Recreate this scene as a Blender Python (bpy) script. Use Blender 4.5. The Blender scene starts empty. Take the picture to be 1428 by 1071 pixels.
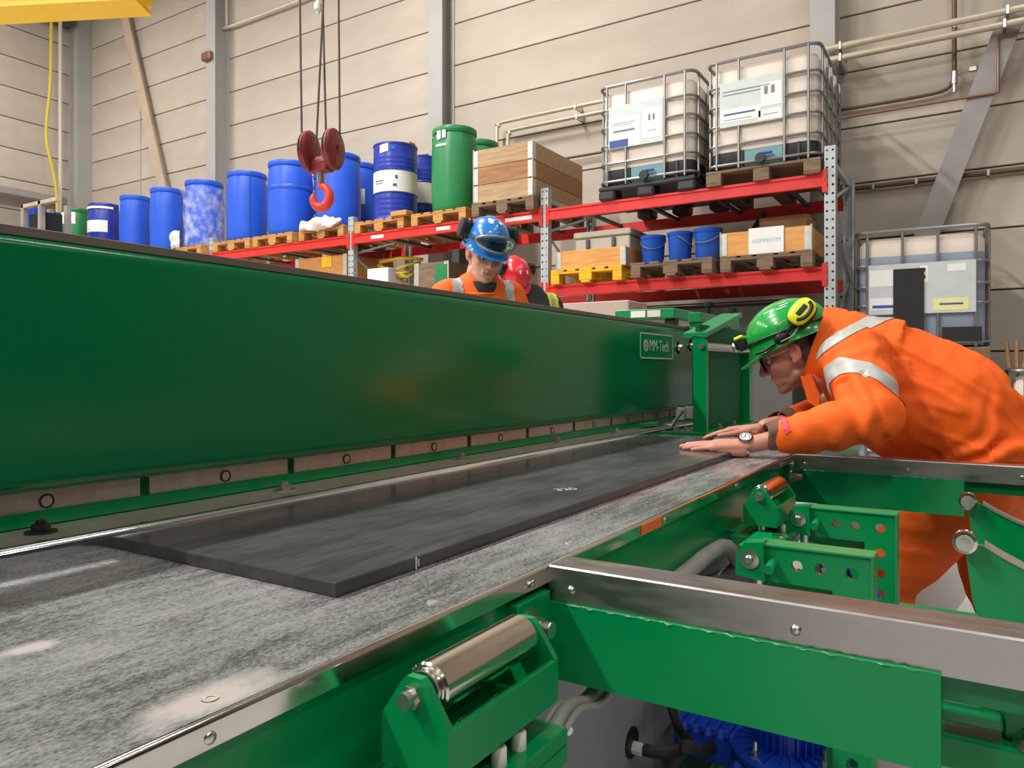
import bpy, bmesh, math, random
import numpy as np
from mathutils import Vector, Matrix, noise as mnoise

scene = bpy.context.scene
col = scene.collection
random.seed(7)
PI = math.pi

# ---------------------------------------------------------------- camera
YAW = math.atan2(649.0, 1040.0)
FPX, CU, CV, HC = 1040.0, 714.0, 517.0, 1.13
SN, CS = math.sin(YAW), math.cos(YAW)
cd = bpy.data.cameras.new('camera')
cam = bpy.data.objects.new('camera', cd)
col.objects.link(cam)
cam.location = (0, 0, HC)
cam.rotation_euler = (PI / 2, 0, YAW)
cd.sensor_width = 36.0
cd.lens = FPX / 1428.0 * 36.0
cd.shift_y = -18.5 / 1428.0
cd.clip_start = 0.02
cd.clip_end = 100
scene.camera = cam

# ---------------------------------------------------------------- world, exposure
w = bpy.data.worlds.new('world')
scene.world = w
w.use_nodes = True
w.node_tree.nodes['Background'].inputs[0].default_value = (0.9, 0.95, 1.0, 1)
w.node_tree.nodes['Background'].inputs[1].default_value = 0.3
scene.view_settings.view_transform = 'Standard'
scene.view_settings.look = 'None'
scene.view_settings.gamma = 1
scene.view_settings.use_curve_mapping = False
scene.view_settings.exposure = 0.0

# ---------------------------------------------------------------- hall lamps (long high-bay fittings in rows)
LAMPS = []
for lx, lp in ((-13.0, 230), (-5.8, 420), (1.2, 80), (6.0, 60)):
    for ly in (-7.5, -3.5, 0.5, 4.5):
        LAMPS.append((lx, ly, lp * (1.35 if ly < 0 else 1.0)))
LAMP_Z = 8.9
for i, (lx, ly, lp) in enumerate(LAMPS):
    ld = bpy.data.lights.new('lamp_light', 'AREA')
    ld.shape = 'RECTANGLE'
    ld.size = 0.34
    ld.size_y = 1.5
    ld.energy = lp
    ld.color = (1.0, 0.975, 0.94)
    lo = bpy.data.objects.new('lamp_light', ld)
    lo.location = (lx, ly, LAMP_Z - 0.09)
    col.objects.link(lo)

# ---------------------------------------------------------------- pixel rays -> places
def ray(u, v):
    a = (u - CU) / FPX
    b = (v - CV) / FPX
    return Vector((-SN + a * CS, CS + a * SN, -b))
def on_y(u, v, y):
    d = ray(u, v); t = y / d.y
    return Vector((0, 0, HC)) + d * t
def on_x(u, v, x):
    d = ray(u, v); t = x / d.x
    return Vector((0, 0, HC)) + d * t
def on_z(u, v, z):
    d = ray(u, v); t = (z - HC) / d.z
    return Vector((0, 0, HC)) + d * t

# ---------------------------------------------------------------- materials
def lin(c):
    return tuple((x / 12.92 if x <= 0.04045 else ((x + 0.055) / 1.055) ** 2.4) for x in (k / 255.0 for k in c))
MATS = {}
def mk(name, c, rough=0.5, metal=0.0, var=0.08, vscale=4.0, bump=0.0, bscale=60.0, stretch=(1, 1, 1),
       c2=None, coat=0.0, rvar=0.0, spec=0.5, trans=0.0, emis=None, estr=0.0, detail=4.0, aniso=0.0):
    if name in MATS:
        return MATS[name]
    m = bpy.data.materials.new(name)
    m.use_nodes = True
    nt = m.node_tree
    N, L = nt.nodes, nt.links
    p = N['Principled BSDF']
    base = lin(c)
    p.inputs['Roughness'].default_value = rough
    p.inputs['Metallic'].default_value = metal
    p.inputs['Specular IOR Level'].default_value = spec
    p.inputs['Coat Weight'].default_value = coat
    p.inputs['Coat Roughness'].default_value = 0.06
    p.inputs['Transmission Weight'].default_value = trans
    if emis:
        p.inputs['Emission Color'].default_value = (*lin(emis), 1)
        p.inputs['Emission Strength'].default_value = estr
    tc = N.new('ShaderNodeTexCoord')
    mp = N.new('ShaderNodeMapping')
    mp.inputs['Scale'].default_value = stretch
    L.new(tc.outputs['Object'], mp.inputs['Vector'])
    if var > 0 or c2:
        nz = N.new('ShaderNodeTexNoise')
        nz.inputs['Scale'].default_value = vscale
        nz.inputs['Detail'].default_value = detail
        nz.inputs['Roughness'].default_value = 0.6
        L.new(mp.outputs[0], nz.inputs['Vector'])
        rp = N.new('ShaderNodeValToRGB')
        rp.color_ramp.elements[0].position = 0.3
        rp.color_ramp.elements[1].position = 0.7
        if c2:
            d0 = lin(c2); d1 = base
        else:
            d0 = tuple(k * (1 - var) for k in base); d1 = tuple(min(1, k * (1 + var)) for k in base)
        rp.color_ramp.elements[0].color = (*d0, 1)
        rp.color_ramp.elements[1].color = (*d1, 1)
        L.new(nz.outputs['Fac'], rp.inputs['Fac'])
        L.new(rp.outputs['Color'], p.inputs['Base Color'])
        if rvar > 0:
            mr = N.new('ShaderNodeMapRange')
            mr.inputs['From Min'].default_value = 0.3
            mr.inputs['From Max'].default_value = 0.7
            mr.inputs['To Min'].default_value = max(0, rough - rvar)
            mr.inputs['To Max'].default_value = min(1, rough + rvar)
            L.new(nz.outputs['Fac'], mr.inputs['Value'])
            L.new(mr.outputs[0], p.inputs['Roughness'])
    else:
        p.inputs['Base Color'].default_value = (*base, 1)
    if bump > 0:
        n2 = N.new('ShaderNodeTexNoise')
        n2.inputs['Scale'].default_value = bscale
        n2.inputs['Detail'].default_value = 5
        L.new(mp.outputs[0], n2.inputs['Vector'])
        bp = N.new('ShaderNodeBump')
        bp.inputs['Strength'].default_value = bump
        bp.inputs['Distance'].default_value = 0.02
        L.new(n2.outputs['Fac'], bp.inputs['Height'])
        L.new(bp.outputs[0], p.inputs['Normal'])
    MATS[name] = m
    return m

mk('panel', (190, 179, 164), 0.85, var=0.15, vscale=0.9, bump=0.12, bscale=14, stretch=(0.5, 1, 1.4), detail=6)
mk('joint', (112, 101, 90), 0.9, var=0.1)
mk('floor', (196, 193, 192), 0.45, var=0.06, vscale=1.2, spec=0.4)
mk('ceiling', (176, 174, 170), 0.9, var=0.05)
mk('dim_wall', (56, 55, 54), 0.85, var=0.08)
mk('column', (172, 169, 164), 0.55, var=0.06, vscale=2)
mk('brace', (150, 145, 140), 0.5, var=0.12, vscale=3)
mk('tan_steel', (190, 172, 150), 0.6, var=0.12, vscale=3)
mk('green', (0, 134, 72), 0.22, var=0.04, vscale=3, coat=0.0, spec=0.34, bump=0.02, bscale=9)
mk('green_beam', (0, 112, 61), 0.2, var=0.04, vscale=2, spec=0.4, bump=0.02, bscale=5)
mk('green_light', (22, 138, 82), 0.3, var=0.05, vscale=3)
mk('steel', (186, 182, 176), 0.28, 1.0, var=0.10, vscale=6, stretch=(1, 14, 1), rvar=0.08)
mk('steel_cap', (176, 172, 168), 0.34, 1.0, var=0.12, vscale=8, stretch=(1.5, 8, 8), rvar=0.08)
mk('chrome', (214, 206, 192), 0.16, 1.0, var=0.05, vscale=9, stretch=(6, 0.4, 6))
mk('zinc', (205, 203, 198), 0.3, 1.0, var=0.08, vscale=30)
mk('block_steel', (196, 184, 172), 0.42, 0.85, var=0.12, vscale=14, stretch=(1, 3, 1))
mk('lip', (214, 208, 200), 0.14, 1.0, var=0.06, vscale=5, stretch=(1, 2, 1), rvar=.05)
mk('green_matte', (0, 96, 52), .6, var=.04, spec=.2)
mk('backdrop_grey', (108, 105, 100), .6, var=.06)
mk('rail', (240, 244, 250), 0.10, 1.0, var=0.06, vscale=3, stretch=(1, .3, 1))
mk('black', (22, 22, 24), 0.45, var=0.1, vscale=20)
mk('black_gloss', (14, 14, 16), 0.2, var=0.05)
mk('rubber', (30, 29, 28), 0.7, var=0.15, vscale=15)
mk('grey_panel', (150, 148, 154), 0.5, var=0.06, vscale=4)
mk('grey_hose', (150, 146, 140), 0.5, var=0.12, vscale=20)
mk('motor_blue', (16, 62, 178), 0.35, var=0.08, vscale=15)
mk('drum_blue', (34, 88, 208), 0.42, var=0.05, vscale=2.0, spec=0.45)
mk('drum_navy', (30, 52, 158), 0.35, var=0.08, vscale=3)
mk('drum_white', (222, 220, 212), 0.5, var=0.07, vscale=6)
mk('drum_green', (36, 128, 74), 0.38, var=0.08, vscale=2)
mk('film', (205, 214, 235), 0.35, var=0.1, vscale=6, trans=0.0)
mk('rack_red', (214, 44, 40), 0.42, var=0.08, vscale=3)
mk('rack_grey', (178, 186, 184), 0.45, 0.35, var=0.1, vscale=10)
mk('rack_dark', (92, 92, 92), 0.5, 0.3, var=0.1, vscale=10)
mk('pallet_new', (206, 156, 88), 0.75, var=0, c2=(176, 122, 62), vscale=5, stretch=(1, 6, 6), bump=0.2)
mk('pallet_old', (142, 118, 92), 0.8, var=0, c2=(104, 84, 64), vscale=5, stretch=(1, 6, 6), bump=0.2)
mk('pallet_yellow', (232, 186, 20), 0.6, var=0, c2=(208, 160, 14), vscale=5)
mk('wood_collar', (172, 128, 84), 0.75, var=0, c2=(136, 96, 62), vscale=3.5, stretch=(1, 9, 9), bump=0.15)
mk('wood_collar_pale', (190, 160, 122), 0.75, var=0, c2=(158, 126, 92), vscale=3.5, stretch=(1, 9, 9), bump=0.15)
mk('wood_fresh', (226, 168, 96), 0.7, var=0, c2=(204, 138, 66), vscale=3, stretch=(1, 8, 8), bump=0.1)
mk('plywood', (196, 138, 74), 0.7, var=0, c2=(176, 118, 58), vscale=3, stretch=(1, 5, 5))
mk('cardboard', (176, 140, 100), 0.85, var=0.06, vscale=3)
mk('hinge', (205, 203, 196), 0.4, 0.7, var=0.12, vscale=20)
mk('ibc_white', (222, 208, 194), 0.42, var=0.03, vscale=2, spec=0.4)
mk('ibc_fluid', (150, 160, 178), 0.4, var=0.05, vscale=2)
mk('ibc_base', (44, 44, 46), 0.5, var=0.1, vscale=6)
mk('ibc_teal', (104, 146, 150), 0.4, var=0.08, vscale=4)
mk('cage', (140, 139, 136), 0.4, 0.7, var=0.1, vscale=20)
mk('paper', (232, 232, 228), 0.7, var=0.03, vscale=10)
mk('label_grey', (196, 200, 198), 0.6, var=0.06, vscale=8)
mk('label_green', (202, 212, 206), 0.6, var=0.05, vscale=8)
mk('label_yellow', (228, 222, 150), 0.6, var=0.05)
mk('print_blue', (52, 84, 150), 0.6, var=0)
mk('print_grey', (120, 124, 128), 0.6, var=0)
mk('valve_blue', (30, 80, 190), 0.4, var=0.05)
mk('hook_red', (122, 38, 40), 0.45, var=0.15, vscale=20)
mk('hook_orange', (216, 66, 52), 0.4, var=0.1, vscale=20)
mk('rope', (92, 86, 78), 0.6, 0.4, var=0.15, vscale=80)
mk('crane_yellow', (236, 186, 24), 0.45, var=0.05, vscale=3)
mk('hose_yellow', (214, 190, 60), 0.5, var=0.05)
mk('pipe_white', (216, 208, 192), 0.45, var=0.06, vscale=8)
mk('pipe_cream', (206, 196, 172), 0.35, 0.4, var=0.08, vscale=8)
mk('pipe_brown', (104, 82, 62), 0.45, 0.4, var=0.12, vscale=10)
mk('pipe_copper', (150, 108, 88), 0.4, 0.6, var=0.12, vscale=10)
mk('bucket_blue', (26, 82, 178), 0.35, var=0.05)
mk('box_cream', (198, 192, 174), 0.5, var=0.06)
mk('skin', (214, 150, 126), 0.5, var=0.05)
mk('orange', (255, 100, 0), 0.75, var=0.07, vscale=8, bump=0.12, bscale=220)
mk('reflect', (182, 182, 176), 0.5, 0.2, var=0.05, vscale=60)
mk('hat_green', (22, 164, 62), 0.22, var=0.04, coat=0.4)
mk('hat_blue', (30, 122, 206), 0.25, var=0.05, coat=0.4)
mk('hat_red', (214, 36, 48), 0.25, var=0.05, coat=0.4)
mk('lime', (226, 236, 22), 0.4, var=0.03)
def thin_glass(name, tint, gloss, rough=.05):
    m = bpy.data.materials.new(name); m.use_nodes = True
    nt = m.node_tree; N = nt.nodes; L = nt.links
    N.remove(N['Principled BSDF'])
    t = N.new('ShaderNodeBsdfTransparent'); t.inputs[0].default_value = (*lin(tint), 1)
    g = N.new('ShaderNodeBsdfGlossy'); g.inputs['Roughness'].default_value = rough
    mx = N.new('ShaderNodeMixShader')
    lw = N.new('ShaderNodeLayerWeight'); lw.inputs['Blend'].default_value = gloss
    L.new(lw.outputs['Fresnel'], mx.inputs[0]); L.new(t.outputs[0], mx.inputs[1]); L.new(g.outputs[0], mx.inputs[2])
    L.new(mx.outputs[0], N['Material Output'].inputs[0])
    MATS[name] = m
thin_glass('glass', (240, 243, 243), .10)
thin_glass('smoke_glass', (140, 146, 154), .30, .12)
mk('print_faint', (176, 178, 180), .6, var=0)
mk('hair', (62, 44, 34), 0.7, var=0.25, vscale=120)
mk('knit', (58, 58, 62), 0.9, var=0.15, vscale=60, bump=0.3, bscale=300)
mk('cuff_brown', (112, 82, 66), 0.9, var=0.15, vscale=40, bump=0.3, bscale=200)
mk('watch_steel', (190, 184, 172), 0.25, 1.0, var=0.1, vscale=60)
mk('eye_white', (226, 220, 214), 0.2, var=0)
mk('eye_dark', (40, 44, 52), 0.15, var=0)
mk('sack', (226, 210, 196), 0.75, var=0.1, vscale=12)
mk('emitter', (255, 250, 240), 0.5, var=0, emis=(255, 246, 230), estr=2.0)
mk('beige_sheet', (186, 164, 150), 0.7, var=0.08, vscale=3)
mk('orange_tape', (232, 106, 50), 0.5, var=0.05)

# ---------------------------------------------------------------- mesh builder
class MB:
    def __init__(s):
        s.v = []; s.f = []
    def add(s, vs, fs):
        o = len(s.v)
        s.v += [tuple(x) for x in vs]
        s.f += [tuple(i + o for i in f) for f in fs]
        return s
    def box(s, a, b, bev=0.0):
        x0, x1 = sorted((a[0], b[0])); y0, y1 = sorted((a[1], b[1])); z0, z1 = sorted((a[2], b[2]))
        if bev <= 0:
            vs = [(x0, y0, z0), (x1, y0, z0), (x1, y1, z0), (x0, y1, z0), (x0, y0, z1), (x1, y0, z1), (x1, y1, z1), (x0, y1, z1)]
            return s.add(vs, [(0, 3, 2, 1), (4, 5, 6, 7), (0, 1, 5, 4), (1, 2, 6, 5), (2, 3, 7, 6), (3, 0, 4, 7)])
        bev = min(bev, (x1 - x0) * .45, (y1 - y0) * .45, (z1 - z0) * .45)
        vs = []; idx = {}
        for i, x in enumerate((x0, x1)):
            for j, y in enumerate((y0, y1)):
                for k, z in enumerate((z0, z1)):
                    sx = bev if i == 0 else -bev; sy = bev if j == 0 else -bev; sz = bev if k == 0 else -bev
                    idx[i, j, k] = len(vs)
                    vs += [(x, y + sy, z + sz), (x + sx, y, z + sz), (x + sx, y + sy, z)]
        fs = []
        for i in (0, 1):
            fs.append([idx[i, 0, 0], idx[i, 1, 0], idx[i, 1, 1], idx[i, 0, 1]])
            fs.append([idx[0, i, 0] + 1, idx[1, i, 0] + 1, idx[1, i, 1] + 1, idx[0, i, 1] + 1])
            fs.append([idx[0, 0, i] + 2, idx[1, 0, i] + 2, idx[1, 1, i] + 2, idx[0, 1, i] + 2])
        for j in (0, 1):
            for k in (0, 1):
                fs.append([idx[0, j, k] + 1, idx[1, j, k] + 1, idx[1, j, k] + 2, idx[0, j, k] + 2])
                fs.append([idx[j, 0, k], idx[j, 1, k], idx[j, 1, k] + 2, idx[j, 0, k] + 2])
                fs.append([idx[j, k, 0], idx[j, k, 1], idx[j, k, 1] + 1, idx[j, k, 0] + 1])
        for q in idx.values():
            fs.append([q, q + 1, q + 2])
        return s.add(vs, fs)
    def frame(s, d):
        d = Vector(d).normalized()
        h = Vector((0, 0, 1)) if abs(d.z) < 0.9 else Vector((0, 1, 0))
        a = d.cross(h).normalized(); b = a.cross(d).normalized()
        return a, b, d
    def cyl(s, p0, p1, r0, r1=None, n=16, caps=True):
        r1 = r0 if r1 is None else r1
        p0, p1 = Vector(p0), Vector(p1)
        a, b, d = s.frame(p1 - p0)
        vs = []
        for p, r in ((p0, r0), (p1, r1)):
            for i in range(n):
                t = 2 * PI * i / n
                vs.append(p + a * (r * math.cos(t)) + b * (r * math.sin(t)))
        fs = [(i, (i + 1) % n, n + (i + 1) % n, n + i) for i in range(n)]
        if caps:
            fs += [tuple(range(n))[::-1], tuple(range(n, 2 * n))]
        return s.add(vs, fs)
    def lathe(s, prof, p0=(0, 0, 0), axis=(0, 0, 1), n=24, caps=True, a0=0.0, a1=None):
        a, b, d = s.frame(axis)
        p0 = Vector(p0)
        full = a1 is None
        m = n if full else n + 1
        vs = []
        for r, z in prof:
            for i in range(m):
                t = 2 * PI * i / n if full else a0 + (a1 - a0) * i / n
                vs.append(p0 + d * z + a * (r * math.cos(t)) + b * (r * math.sin(t)))
        fs = []
        for k in range(len(prof) - 1):
            for i in range(n if full else n):
                j = (i + 1) % m if full else i + 1
                fs.append((k * m + i, k * m + j, (k + 1) * m + j, (k + 1) * m + i))
        if caps and full:
            if prof[0][0] > 1e-6: fs.append(tuple(range(m))[::-1])
            if prof[-1][0] > 1e-6: fs.append(tuple(range((len(prof) - 1) * m, len(prof) * m)))
        return s.add(vs, fs)
    def tube(s, pts, r, n=8, closed=False):
        P = [Vector(p) for p in pts]
        m = len(P)
        rs = r if isinstance(r, (list, tuple)) else [r] * m
        vs = []
        prev = None
        for i in range(m):
            if closed:
                d = P[(i + 1) % m] - P[i - 1]
            else:
                d = P[min(i + 1, m - 1)] - P[max(i - 1, 0)]
            d.normalize()
            if prev is None:
                a, b, _ = s.frame(d)
            else:
                a = (prev - d * prev.dot(d))
                if a.length < 1e-6: a = s.frame(d)[0]
                a.normalize(); b = d.cross(a)
            prev = a
            b = d.cross(a)
            for k in range(n):
                t = 2 * PI * k / n
                vs.append(P[i] + a * (rs[i] * math.cos(t)) + b * (rs[i] * math.sin(t)))
        fs = []
        for i in range(m if closed else m - 1):
            j = (i + 1) % m
            for k in range(n):
                l = (k + 1) % n
                fs.append((i * n + k, i * n + l, j * n + l, j * n + k))
        if not closed:
            fs += [tuple(range(n))[::-1], tuple(range((m - 1) * n, m * n))]
        return s.add(vs, fs)
    def prism(s, poly, axis, d0, d1):
        """poly: 2D points; axis 'x': (y,z), 'y': (x,z), 'z': (x,y)"""
        def mk3(p, d):
            return {'x': (d, p[0], p[1]), 'y': (p[0], d, p[1]), 'z': (p[0], p[1], d)}[axis]
        n = len(poly)
        vs = [mk3(p, d0) for p in poly] + [mk3(p, d1) for p in poly]
        fs = [(i, (i + 1) % n, n + (i + 1) % n, n + i) for i in range(n)]
        fs += [tuple(range(n))[::-1], tuple(range(n, 2 * n))]
        return s.add(vs, fs)
    def holeplate(s, axis, cells, d0, d1, n=12):
        """cells: (x0,x1,y0,y1,cx,cy,r) with a round hole (r=0: solid), extruded d0..d1"""
        def mk3(p, d):
            return {'x': (d, p[0], p[1]), 'y': (p[0], d, p[1]), 'z': (p[0], p[1], d)}[axis]
        for (x0, x1, y0, y1, cx, cy, r) in cells:
            if r <= 0:
                s.box(mk3((x0, y0), d0), mk3((x1, y1), d1)); continue
            out = []; inn = []
            for i in range(n):
                t = 2 * PI * i / n + PI / 4
                c, q = math.cos(t), math.sin(t)
                k = min(((x1 - cx) / c if c > 1e-6 else (x0 - cx) / c if c < -1e-6 else 9e9),
                        ((y1 - cy) / q if q > 1e-6 else (y0 - cy) / q if q < -1e-6 else 9e9))
                out.append((cx + c * k, cy + q * k)); inn.append((cx + c * r, cy + q * r))
            # snap the diagonals to the corners
            for corner in ((x0, y0), (x1, y0), (x1, y1), (x0, y1)):
                j = min(range(n), key=lambda q_: (out[q_][0] - corner[0]) ** 2 + (out[q_][1] - corner[1]) ** 2)
                out[j] = corner
            vs = [mk3(p, d0) for p in out] + [mk3(p, d0) for p in inn] + [mk3(p, d1) for p in out] + [mk3(p, d1) for p in inn]
            fs = []
            for i in range(n):
                j = (i + 1) % n
                fs += [(i, j, n + j, n + i), (2 * n + i, 3 * n + i, 3 * n + j, 2 * n + j),
                       (n + i, n + j, 3 * n + j, 3 * n + i), (i, 2 * n + i, 2 * n + j, j)]
            s.add(vs, fs)
        return s
    def ellipsoid(s, c, r, n=16, m=10, M=None):
        c = Vector(c)
        vs = []
        def tr(p):
            p = Vector(p)
            if M is not None: p = M @ p
            return c + p
        vs.append(tr((0, 0, r[2])))
        for i in range(1, m):
            ph = PI * i / m
            for k in range(n):
                t = 2 * PI * k / n
                vs.append(tr((r[0] * math.sin(ph) * math.cos(t), r[1] * math.sin(ph) * math.sin(t), r[2] * math.cos(ph))))
        vs.append(tr((0, 0, -r[2])))
        fs = [(0, 1 + k, 1 + (k + 1) % n) for k in range(n)]
        for i in range(m - 2):
            for k in range(n):
                l = (k + 1) % n
                fs.append((1 + i * n + k, 1 + (i + 1) * n + k, 1 + (i + 1) * n + l, 1 + i * n + l))
        e = 1 + (m - 1) * n
        fs += [(e, 1 + (m - 2) * n + (k + 1) % n, 1 + (m - 2) * n + k) for k in range(n)]
        return s.add(vs, fs)
    def capsule(s, p0, p1, r0, r1, n=14, sx=1.0):
        """tapered limb with round ends; sx flattens along the frame's second axis"""
        p0, p1 = Vector(p0), Vector(p1)
        a, b, d = s.frame(p1 - p0)
        L_ = (p1 - p0).length
        prof = [(0, -r0)]
        for k in range(1, 5):
            t = k / 4 * PI / 2
            prof.append((r0 * math.sin(t), -r0 * math.cos(t)))
        for k in range(0, 4):
            t = k / 4 * PI / 2
            prof.append((r1 * math.cos(t), L_ + r1 * math.sin(t)))
        prof.append((0, L_ + r1))
        vs = []; rings = []
        for r, z in prof:
            if r < 1e-9:
                rings.append([len(vs)]); vs.append(p0 + d * z)
            else:
                rg = []
                for i in range(n):
                    t = 2 * PI * i / n
                    rg.append(len(vs)); vs.append(p0 + d * z + a * (r * math.cos(t)) + b * (r * sx * math.sin(t)))
                rings.append(rg)
        fs = []
        for A, B in zip(rings, rings[1:]):
            for i in range(n):
                j = (i + 1) % n
                if len(A) == 1: fs.append((A[0], B[j], B[i]))
                elif len(B) == 1: fs.append((A[i], A[j], B[0]))
                else: fs.append((A[i], A[j], B[j], B[i]))
        return s.add(vs, fs)
    def xform(s, M, start=0):
        s.v = s.v[:start] + [tuple(M @ Vector(p)) for p in s.v[start:]]
        return s
    def mesh(s, name, smooth=False):
        me = bpy.data.meshes.new(name)
        me.from_pydata(s.v, [], s.f)
        bm = bmesh.new(); bm.from_mesh(me)
        bmesh.ops.recalc_face_normals(bm, faces=bm.faces)
        bm.to_mesh(me); bm.free()
        if smooth:
            for p in me.polygons: p.use_smooth = True
            try:
                me.set_sharp_from_angle(angle=math.radians(38))
            except Exception:
                pass
        me.update()
        return me

def link(o, parent=None):
    col.objects.link(o)
    if parent is not None:
        o.parent = parent
        if parent.get('_w'):
            o.matrix_parent_inverse = parent.matrix_basis.inverted()
    return o
def obj(name, mb, mat, parent=None, smooth=True, label=None):
    me = mb if isinstance(mb, bpy.types.Mesh) else mb.mesh(name, smooth)
    if mat is not None and not me.materials:
        me.materials.append(MATS[mat] if isinstance(mat, str) else mat)
    o = bpy.data.objects.new(name, me)
    link(o, parent)
    if label: o['label'] = label
    return o
def tag(o, label, cat=None, group=None, kind=None):
    if label: o['label'] = label
    if cat: o['category'] = cat
    if group: o['group'] = group
    if kind: o['kind'] = kind
    return o
WORLD_EMPTIES = []
def thing(name, label, cat, loc=(0, 0, 0), rz=0.0, group=None, world=True, kind=None):
    """Empty at the thing's base; world=True: its parts are given in world coordinates"""
    o = bpy.data.objects.new(name, None)
    col.objects.link(o)
    o.empty_display_size = 0.1
    o.matrix_basis = Matrix.Translation(loc) @ Matrix.Rotation(rz, 4, 'Z')
    if world:
        o['_w'] = 1
        WORLD_EMPTIES.append(o)
    return tag(o, label, cat, group, kind)
def dup(root, loc, rz=0.0, label=None, group=None, sc=None):
    def cp(o, parent):
        c = o.copy(); col.objects.link(c); c.parent = parent
        for ch in o.children: cp(ch, c)
        return c
    kids = list(root.children)
    r = root.copy(); col.objects.link(r)
    r.matrix_basis = Matrix.Translation(loc) @ Matrix.Rotation(rz, 4, 'Z')
    if sc: r.scale = sc
    if label: r['label'] = label
    if group: r['group'] = group
    for k in kids: cp(k, r)
    return r
def smooth_path(pts, k=6):
    P = [Vector(p) for p in pts]
    P = [P[0] * 2 - P[1]] + P + [P[-1] * 2 - P[-2]]
    out = []
    for i in range(1, len(P) - 2):
        for j in range(k):
            t = j / k
            a, b, c, d = P[i - 1], P[i], P[i + 1], P[i + 2]
            out.append(0.5 * ((2 * b) + (c - a) * t + (2 * a - 5 * b + 4 * c - d) * t * t + (3 * b - a - 3 * c + d) * t ** 3))
    out.append(P[-2])
    return out
def text_mesh(name, body, size, mat, parent, origin, xdir, ydir, extr=0.0008, sx=1.0, align='LEFT', label=None):
    cu = bpy.data.curves.new(name, 'FONT')
    cu.body = body; cu.size = size; cu.extrude = extr; cu.align_x = align; cu.align_y = 'CENTER'
    o = bpy.data.objects.new(name, cu)
    col.objects.link(o)
    dg = bpy.context.evaluated_depsgraph_get()
    dg.update()
    me = bpy.data.meshes.new_from_object(o.evaluated_get(dg))
    col.objects.unlink(o); bpy.data.objects.remove(o); bpy.data.curves.remove(cu)
    x = Vector(xdir).normalized(); y = Vector(ydir).normalized(); z = x.cross(y)
    M = Matrix(((x.x, y.x, z.x, origin[0]), (x.y, y.y, z.y, origin[1]), (x.z, y.z, z.z, origin[2]), (0, 0, 0, 1)))
    me.transform(M @ Matrix.Diagonal((sx, 1, 1, 1)))
    me.materials.clear()
    me.materials.append(MATS[mat])
    me.name = name
    return obj(name, me, None, parent, label=label)
def hexbolt(mb, p, axis, r=0.009, h=0.006, n=6, washer=True):
    p = Vector(p); d = Vector(axis).normalized()
    if washer:
        mb.cyl(p - d * 0.002, p + d * 0.002, r * 1.7, n=18)
        p = p + d * 0.0015
    mb.cyl(p - d * .001, p + d * h, r, n=n)
    mb.cyl(p + d * (h - .001), p + d * (h + r * 0.45), r * 0.55, n=10)
    return mb
# ================================================================ the hall
YW, XL, XR, YF, HT = 8.7, -16.2, 11.0, -16.0, 9.6
def struct(name, mb, mat, parent=None, label=None):
    o = obj(name, mb, mat, parent, smooth=False, label=label)
    o['kind'] = 'structure'
    return o
struct('floor', MB().box((XL - .3, YF - .3, -0.2), (XR + .3, YW + .3, 0)), 'floor', label='pale grey painted concrete hall floor')
struct('ceiling', MB().box((XL - .3, YF - .3, HT), (XR + .3, YW + .3, HT + .2)), 'ceiling', label='pale hall ceiling high above')
wb = struct('wall_back', MB().box((XL - .3, YW, 0), (XR + .3, YW + .3, HT)), 'joint', label='long hall wall of pale horizontal concrete panels')
wl = struct('wall_left', MB().box((XL - .3, YF, 0), (XL, YW, HT)), 'joint', label='side hall wall of pale concrete panels')
struct('wall_right', MB().box((XR, YF, 0), (XR + .3, YW, HT)), 'dim_wall', label='plain grey side wall of the hall')
struct('wall_front', MB().box((XL - .3, YF - .3, 0), (XR + .3, YF, HT)), 'dim_wall', label='plain grey hall wall')
COLX = [-16.07, -11.50, -6.50, -1.38, 3.74, 11.0]
rows = [(0.0, 0.12)] + [(0.12 + .6 * i, 0.12 + .6 * (i + 1)) for i in range(15)] + [(9.12, HT)]
pm = {}
for i in range(len(COLX) - 1):
    x0, x1 = COLX[i], COLX[i + 1]
    if i == 0: x0 = XL
    for (z0, z1) in rows:
        key = ('b', round(x1 - x0, 3), round(z1 - z0, 3))
        if key not in pm:
            a = (x1 - x0) / 2; h = (z1 - z0) / 2
            pm[key] = MB().box((-a + .006, -.02, -h + .009), (a - .006, .03, h - .009), .004).mesh('panel')
            pm[key].materials.append(MATS['panel'])
        o = bpy.data.objects.new('panel', pm[key]); col.objects.link(o)
        o.location = ((x0 + x1) / 2, YW - .01, (z0 + z1) / 2); o.parent = wb
for (y0, y1) in ((3.6, 8.7), (-1.5, 3.6)):
    for (z0, z1) in rows:
        key = ('l', round(y1 - y0, 3), round(z1 - z0, 3))
        if key not in pm:
            a = (y1 - y0) / 2; h = (z1 - z0) / 2
            pm[key] = MB().box((-.03, -a + .006, -h + .009), (.02, a - .006, h - .009), .004).mesh('panel')
            pm[key].materials.append(MATS['panel'])
        o = bpy.data.objects.new('panel', pm[key]); col.objects.link(o)
        o.location = (XL + .01, (y0 + y1) / 2, (z0 + z1) / 2); o.parent = wl
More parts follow.
